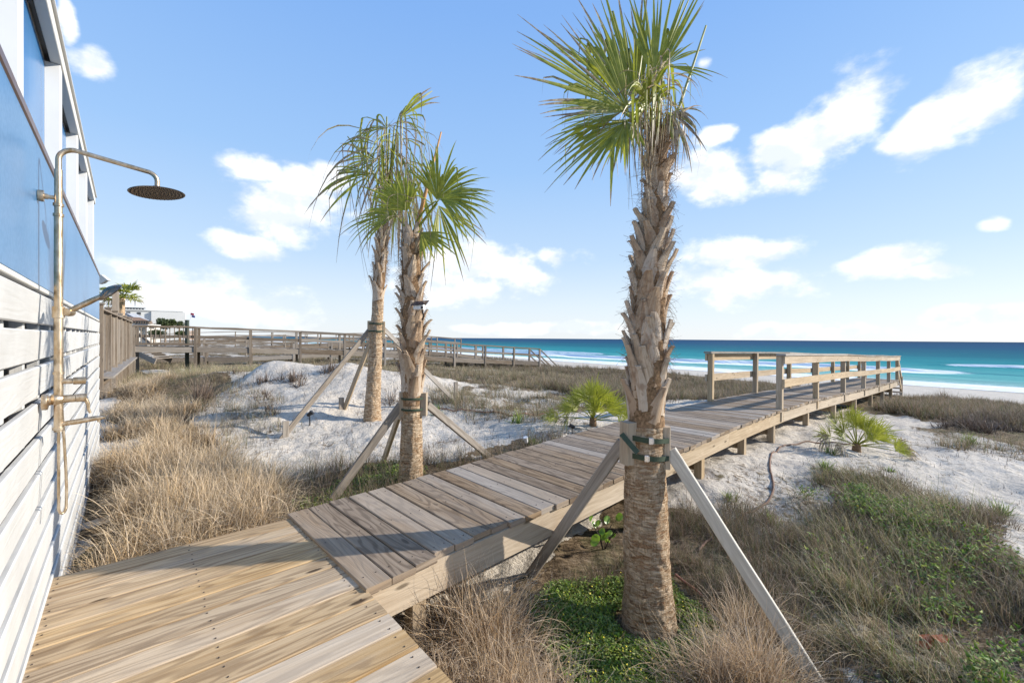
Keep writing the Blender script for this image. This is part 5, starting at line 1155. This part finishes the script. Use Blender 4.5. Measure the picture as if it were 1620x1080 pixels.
# ---------------------------------------------------------------- weathered neighbouring walkways
def old_walk(P, width, label, sp=2.1, railh=.9, pickets_to=0, mid=True, rail_from=0, leftrail=True, posts_down=True, name='weathered_walkway'):
    P = [V(p) for p in P]; PT_ = smooth(catmull(P, 16), 6); S2 = [0]
    for i in range(1, len(PT_)): S2.append(S2[-1] + (PT_[i] - PT_[i - 1]).length)
    L = S2[-1]
    def at(s, side=0, dz=0):
        s = max(0, min(L - 1e-3, s)); i = max(j for j in range(len(S2)) if S2[j] <= s); i = min(i, len(S2) - 2); f = (s - S2[i]) / (S2[i + 1] - S2[i]); p = PT_[i].lerp(PT_[i + 1], f); d = (PT_[i + 1] - PT_[i]).normalized(); nl = V((-d.y, d.x, 0)).normalized()
        return p + nl * side + UP * dz, d, nl
    o = thing(name, label, 'walkway', tuple(P[0]), 'weathered walkways across the dunes')
    mb = MB(); s = .07
    while s < L: p, d, nl = at(s); mb.beam(p - UP * .02, p + nl * width - UP * .02, .138, .038, nl.cross(d) * -1 if nl.cross(d).z < 0 else nl.cross(d), None, .003); s += .146
    mb.build('decking', M['old'], o)
    n = max(2, int(L / sp))
    for side in (0, width):
        mb = MB()
        for j in range(n): mb.beam(at(L * j / n, side, -.14)[0], at(L * (j + 1) / n, side, -.16)[0], .05, .24, UP, None, .003, 2, .006)
        mb.build('beam', M['old'], o)
        mb = MB(); mt = MB()
        for j in range(n):
            a, b = L * j / n, L * (j + 1) / n
            if a < rail_from: continue
            mb.beam(at(a, side, railh)[0], at(b, side, railh)[0], .14, .075, UP, None, .003, 3, .014)
            if mid: mt.beam(at(a, side, railh * .5)[0], at(b, side, railh * .5)[0], .04, .13, UP, None, .003, 2, .008)
        if mb.v: mb.build('top_rail', M['old'], o)
        if mt.v: mt.build('middle_rail', M['old'], o)
        for j in range(n + 1):
            s = L * j / n; p, d, nl = at(s, side); g0 = gz1(p.x, p.y); r_ = V((R.uniform(-.03, .03), R.uniform(-.03, .03), 0)); mb = MB()
            mb.beam(V((p.x, p.y, min(g0, p.z) - .3)), p + UP * (railh - .02 if s >= rail_from else 0) + r_, .115, .115, d, None, .004); mb.build('post', M['old'], o)
        if pickets_to and side == 0:
            mb = MB(); s = .1
            while s < pickets_to: mb.beam(at(s, -.03, .06)[0], at(s, -.03, railh)[0], .04, .03, at(s)[1], None, .002); s += .165
            mb.beam(at(0, -.03, .10)[0], at(pickets_to, -.03, .10)[0], .04, .10, UP, None); mb.build('pickets', M['old'], o)
    return o, at, L
def wpt(u, v, y): return at_y(u, v, y)
NW = [(-16.6, 18.7), (-15, 19.8), (-12.2, 21.5), (-8.8, 23.7), (-4.3, 26.5), (-1.3, 28.4), (2.0, 30.4)]
NZ = [.80, .78, .68, .52, .06, -.15, -.38]
old_walk([(x, y, z) for (x, y), z in zip(NW, NZ)], 1.4, 'long weathered grey walkway with railings, running from the left deck to the beach', 2.15, .9, 2.4)
NW2 = [(x - 4.5, y + 6.5, z) for (x, y), z in zip(NW, [-.05, -.05, -.05, .1, .25, .1, -.3])]
old_walk(NW2, 1.3, 'lower weathered walkway just beyond the long one', 2.4, .85)
old_walk([(-26, 36, .1), (-20, 40, .55), (-13, 45, .7), (-6, 50, .2)], 1.5, 'farther weathered walkway with a ramp, seen between railings', 3.0, .95)
old_walk([(-44, 52, .4), (-36, 57, .9), (-26, 64, .6), (-19, 69, -.2)], 1.6, 'most distant weathered walkway near the shoreline', 4.0, 1.0)
# end stairs of the long walkway
o = thing('beach_stairs', 'sloping stair rails at the beach end of the long weathered walkway', 'stairs', (2.0, 30.4, -.4))
d = V((3.3, 2.0, 0)).normalized(); nl = V((-d.y, d.x, 0))
for side in (0, 1.4):
    a = V((2.0, 30.4, .5)) + nl * side; b = a + d * 1.5; b.z = -.7; mb = MB(); mb.beam(a, b, .12, .05, UP, None); mb.beam(a - UP * .45, b - UP * .45, .05, .1, UP, None); mb.beam(b - UP * 1.6, b, .09, .09, d, None); mb.build('stair_rail', M['old'], o)
mb = MB()
for j in range(6): c = V((2.0, 30.4, -.4)) + d * (.15 + .28 * j) - UP * (.18 * (j + 1)); mb.beam(c, c + nl * 1.4, .28, .04, UP, None)
mb.build('steps', M['old'], o)
# ---------------------------------------------------------------- neighbour's raised deck behind the wall
P1 = V((-9.2, 9.5, 0)); P2 = V((-16.3, 18.2, 0)); dn = (P2 - P1).normalized(); LN = (P2 - P1).length; nn = V((dn.y, -dn.x, 0)) * 1
nb = thing('neighbour_deck', 'weathered raised timber deck with close picket railing behind the wall', 'deck', tuple(P1))
mb = MB(); s = 0; i = 0
while s < LN:
    c = P1 + dn * s; mb.beam(c + UP * .42, c + UP * (1.80), .03, .045, nn, None, .003); s += .17; i += 1
mb.build('pickets', M['old'], nb)
for k in range(7):
    c = P1 + dn * (LN * k / 6) + nn * .02; mb = MB(); mb.beam(c - UP * 1.0, c + UP * 1.95, .11, .11, dn, None, .004); mb.beam(c + UP * 1.95, c + UP * 1.99, .15, .15, dn, None, .01); mb.build('post', M['old'], nb)
mb = MB(); mb.beam(P1 + UP * 1.84 + nn * .03, P2 + UP * 1.84 + nn * .03, .14, .04, UP, None); mb.beam(P1 + UP * .32 + nn * .07, P2 + UP * .32 + nn * .07, .34, .05, UP, None); mb.build('rail', M['old'], nb)
mb = MB(); 
for r_ in range(5): mb.beam(P1 + UP * (.18 - .15 * r_) + nn * .03, P1 + dn * 4.2 + UP * (.18 - .15 * r_) + nn * .03, .03, .14, UP, None, .003, 5, .004)
mb.build('skirt_boards', M['old'], nb)
mb = MB(); back = -nn * 4.5
for k in range(24): c = P1 + dn * (LN * (k + .5) / 24); mb.beam(c + UP * .33, c + back + UP * .33, LN / 24 - .01, .04, UP, None, .003)
mb.build('decking', M['old'], nb)
# tall end post, dark piling
tp = at_y(191, 515, 18.0); o = thing('timber_post', 'tall square weathered post rising above the picket deck, left of the far palm', 'post', (tp.x, tp.y, -.5)); c = at_y(183, 470, 14.5); mb = MB(); mb.beam(V((c.x, c.y, -.6)), V((c.x, c.y, at_y(183, 461, 14.5).z)), .17, .15, dn, None); mb.build('shaft', M['old'], o)
c = at_y(296, 507, 20.4); o = thing('dark_piling', 'dark green painted post standing above the walkway railing', 'post', (c.x, c.y, -.5)); mb = MB(); M['dkgreen'] = plain('dark_green_paint', (.03, .045, .035), .6, 0, .3, 20)
mb.tube([V((c.x, c.y, -.8)), V((c.x, c.y, c.z))], .085, 12); mb.tube([V((c.x, c.y, c.z)), V((c.x, c.y, c.z + .03))], .095, 12); mb.build('shaft', M['dkgreen'], o)
# stairs between the decks
o = thing('timber_stairs', 'weathered stairs with diagonal rail beyond the picket railing', 'stairs', tuple(at_y(230, 560, 24)))
a = at_y(196, 508, 23); b = at_y(240, 545, 23); mb = MB(); mb.beam(a, b, .08, .12, UP, None); mb.build('handrail', M['old'], o)
a = at_y(204, 552, 22.5); b = at_y(246, 572, 22.5); mb = MB(); mb.beam(a, b, .06, .28, UP, None); mb.beam(a + V((0, 1.1, 0)), b + V((0, 1.1, 0)), .06, .28, UP, None)
for k in range(7): c = a.lerp(b, (k + .5) / 7) + UP * .12; mb.beam(c, c + V((0, 1.1, 0)), .26, .04, UP, None)
mb.build('steps', M['old'], o)
# ---------------------------------------------------------------- distant buildings
M['stucco'] = plain('white_stucco', (.60, .60, .58), .9, 0, .05, .2); M['stucco2'] = plain('cream_siding', (.52, .50, .46), .9, 0, .08, .3); M['pinkwall'] = plain('peach_wall', (.50, .36, .27), .9, 0, .06, .3)
M['roofb'] = plain('brown_shingle', (.17, .105, .07), .9, 0, .25, 1.5); M['roofg'] = plain('grey_shingle', (.34, .35, .37), .9, 0, .15, 1.5); M['glass'] = plain('window_glass', (.03, .035, .045), .15, 0, .1, 1)
def slab(mb, u0, u1, v0, v1, y, dep, tone=.5):
    a = at_y(u0, v1, y); b = at_y(u1, v0, y); mb.box((min(a.x, b.x), y, a.z), (max(a.x, b.x), y + dep, b.z), tone)
def house(name, label, y, body, mat, wins=(), base=None):
    c = at_y((body[0] + body[1]) / 2, body[3], y); o = thing(name, label, 'building', (c.x, y, -.6)); mb = MB(); a = at_y(body[0], body[2], y); b = at_y(body[1], body[2], y); mb.box((a.x, y, -1.2), (b.x, y + body[4], a.z)); mb.build('wall', mat, o)
    for (u, v, w, h) in wins:
        mb = MB(); slab(mb, u - w / 2, u + w / 2, v - h / 2, v + h / 2, y - .12, .1); f = mb.build('window', M['glass'], o); mb = MB(); slab(mb, u - w / 2 - .25, u + w / 2 + .25, v + h / 2, v + h / 2 + .3, y - .3, .3); mb.build('sill', mat, f)
    return o
yH = 190
o = house('hotel', 'large plain white beach hotel with three small dark windows, beyond the decks', yH, (198, 279, 491, 535, 10), M['stucco'], [(211.5, 495.7, 4.6, 3.4), (224, 496, 4.6, 3.4), (224, 504.5, 4.6, 3.2)])
mb = MB(); slab(mb, 236, 279.2, 492.6, 540, yH - 1.2, 2); slab(mb, 198, 279, 490.4, 491.4, yH - .5, 1); mb.build('front_wing', M['stucco'], o)
mb = MB()
for k in range(8): slab(mb, 205.5 + 3.5 * k, 207.8 + 3.5 * k, 487.7, 490.3, yH + 1, 2)
slab(mb, 205, 234, 487.3, 487.9, yH + .8, 2); mb.build('roof_blocks', M['glass'], o)
o = house('beach_house', 'low house with a brown shingle roof and pale walls behind the picket railing', 75, (186, 214, 509, 540, 3), M['stucco'], [(230, 520, 2.5, 5)])
mb = MB(); y = 74.5; pr = [(188, 500.5), (193, 500.5), (214, 508.3), (214, 510), (186, 510)]
def prism(mb, pr, y, dep):
    A = [at_y(u, v, y) for u, v in pr]; B = [p + V((0, dep, 0)) for p in A]; n = len(A); mb.poly(A); mb.poly(list(reversed(B)))
    for i in range(n): j = (i + 1) % n; mb.poly([A[j], A[i], B[i], B[j]])
prism(mb, pr, y, 3.6); mb.build('roof', M['roofb'], o)
mb = MB(); 
for k in range(6): slab(mb, 214.5 + 4 * k, 216 + 4 * k, 507.8, 512.5, 74, .3)
slab(mb, 213, 238, 507.2, 508.2, 74, .3); slab(mb, 213, 238, 512, 514, 74, 2); mb.build('roof_terrace', M['old'], o)
o = house('beach_house', 'white house with a grey gabled roof, partly behind the far palm trunk', 110, (190, 210, 502, 540, 3), M['stucco'], [])
mb = MB(); prism(mb, [(188, 503), (199, 495), (222, 507), (214, 508)], 109, 3); mb.build('roof', M['roofg'], o)
o = house('beach_house', 'pale house with white columns seen between the pickets', 55, (194, 233, 514.5, 540, 2), M['stucco2'], [(200, 522, 3, 5), (211, 523, 3, 5), (222, 523, 3, 5)])
mb = MB()
for u in (205, 217, 231): slab(mb, u, u + 1.6, 514.5, 540, 54.4, .3)
slab(mb, 193, 234, 513, 514.8, 54.2, 2); mb.build('porch', M['stucco'], o)
house('apartment_tower', 'white balconied tower behind the picket deck, left of the tall post', 150, (169, 179, 474, 540, 12), M['stucco'], [(172, 480, 2, 2.4), (172, 486, 2, 2.4), (176, 480, 2, 2.4), (176, 486, 2, 2.4)])
house('apartment_block', 'small peach coloured block on the shore right of the dark post', 210, (299, 308, 523, 536, 12), M['pinkwall'])
o = thing('eave', 'pale roof corner jutting out past the end of the blue panels', 'roof', tuple(at_y(162, 440, 14))); mb = MB(); prism(mb, [(156, 434), (160, 434.5), (171, 443.5), (166, 444), (163, 447), (156, 449)], 14, .12); mb.build('roof_corner', M['soffit'], o)
for _o in list(COL.objects):
    if _o.name.startswith(('hotel', 'apartment')): _o.rotation_euler.z = rad(33)
# flag
c = at_y(306.5, 498, 60); o = thing('beach_flag', 'tiny red and blue flag flying above the railing', 'flag', (c.x, c.y, -.5)); mb = MB(); mb.tube([V((c.x - .45, c.y, -1)), V((c.x - .45, c.y, c.z + .3))], .012, 6); mb.build('pole', M['white_metal'], o)
M['red'] = plain('red_cloth', (.45, .02, .06), .8); M['navy'] = plain('navy_cloth', (.03, .06, .25), .8)
for (dz, m_, ox) in ((.0, 'red', 0), (-.33, 'navy', .15)):
    mb = MB(); mb.tone = []; P_ = [V((c.x - .45 + ox + .12 * k, c.y + .06 * math.sin(k * 1.5), c.z + dz - .02 * k)) for k in range(5)]
    for a, b in zip(P_, P_[1:]): mb.poly([a, b, b + UP * .28, a + UP * .28]); mb.poly([a + V((0, .02, 0)), a + V((0, .02, .28)), b + V((0, .02, .28)), b + V((0, .02, 0))])
    mb.build('cloth', M[m_], o)
# distant trees
M['crown'] = grassmat('far_leaves', (.03, .045, .018), (.07, .10, .035), (.13, .15, .05))
def bush(u, v0, v1, hw, y, label, seed, name='bush_tree', n=2600):
    c = at_y(u, (v0 + v1) / 2, y); r = hw * y / F; hz = (v1 - v0) / 2 * y / F; o = thing(name, label, 'tree', (c.x, c.y, -.6)); rg_ = np.random.default_rng(seed); cc = rg_.normal(0, .42, (9, 3)) * (r, r, hz)
    k = rg_.integers(0, 9, n); P_ = rg_.normal(0, 1, (n, 3)); P_ /= np.linalg.norm(P_, axis=1, keepdims=True); P_ = cc[k] + P_ * np.array([r, r, hz]) * .52 * rg_.uniform(.6, 1, (n, 1)) + np.array(c)
    s = r * .13; gobj('crown', [blades(P_[:, 0], P_[:, 1], np.full(n, s * 1.6), np.full(n, s), rg_.uniform(0, 6.28, n), rg_.uniform(0, 2.8, n), np.zeros(n), 2, seed, 0, .3, P_[:, 2])], M['crown'], o)
    mb = MB(); mb.tube([V((c.x, c.y, -1)), V((c.x + r * .1, c.y, c.z))], [r * .12, r * .05], 8); mb.build('trunk', M['core'], o)
bush(261, 503, 519, 14, 70, 'round dark green tree above the railing, right of the hotel windows', 401); bush(284, 508, 518, 7, 90, 'small palm like tree beside the dark post', 402, n=1200)
bush(243, 520, 532, 10, 50, 'green shrub seen through the pickets', 403, 'shrub', 1500); bush(285, 522, 532, 9, 50, 'green shrub seen through the pickets near the dark post', 404, 'shrub', 1500)
# distant palm above the neighbour's deck
c = at_y(193, 472, 24); o = thing('palm_tree', 'full grown green palm behind the tall weathered post', 'palm tree', (c.x, c.y, -.5)); mb = MB(); mb.tube([V((c.x - .1, c.y, -1)), V((c.x, c.y, c.z))], [.17, .14], 12); mb.build('trunk', M['bark'], o)
for i in range(20):
    a = rad(360 / 20 * i + R.uniform(-9, 9)); e = R.uniform(-.5, 1.0); hub = c + V((math.cos(a) * math.cos(e) * .6, math.sin(a) * math.cos(e) * .6, .15 + math.sin(e) * .55)); dv = (hub - c).normalized()
    P_ = merge([fan(hub, dv, (dv.y * .2, -dv.x * .2, 1), 2.6, 18, .75, 500 + i, droop=.35, dry=.02 if e > -.2 else .5, kinkp=.05, fold=.3, wid=.035), petiole_np(c, hub, (0, 0, .03), .02, .012)]); grid_mesh('frond', P_[0], P_[1], M['leaf'], {'tt': P_[2], 'dry': P_[3]}, False, o)
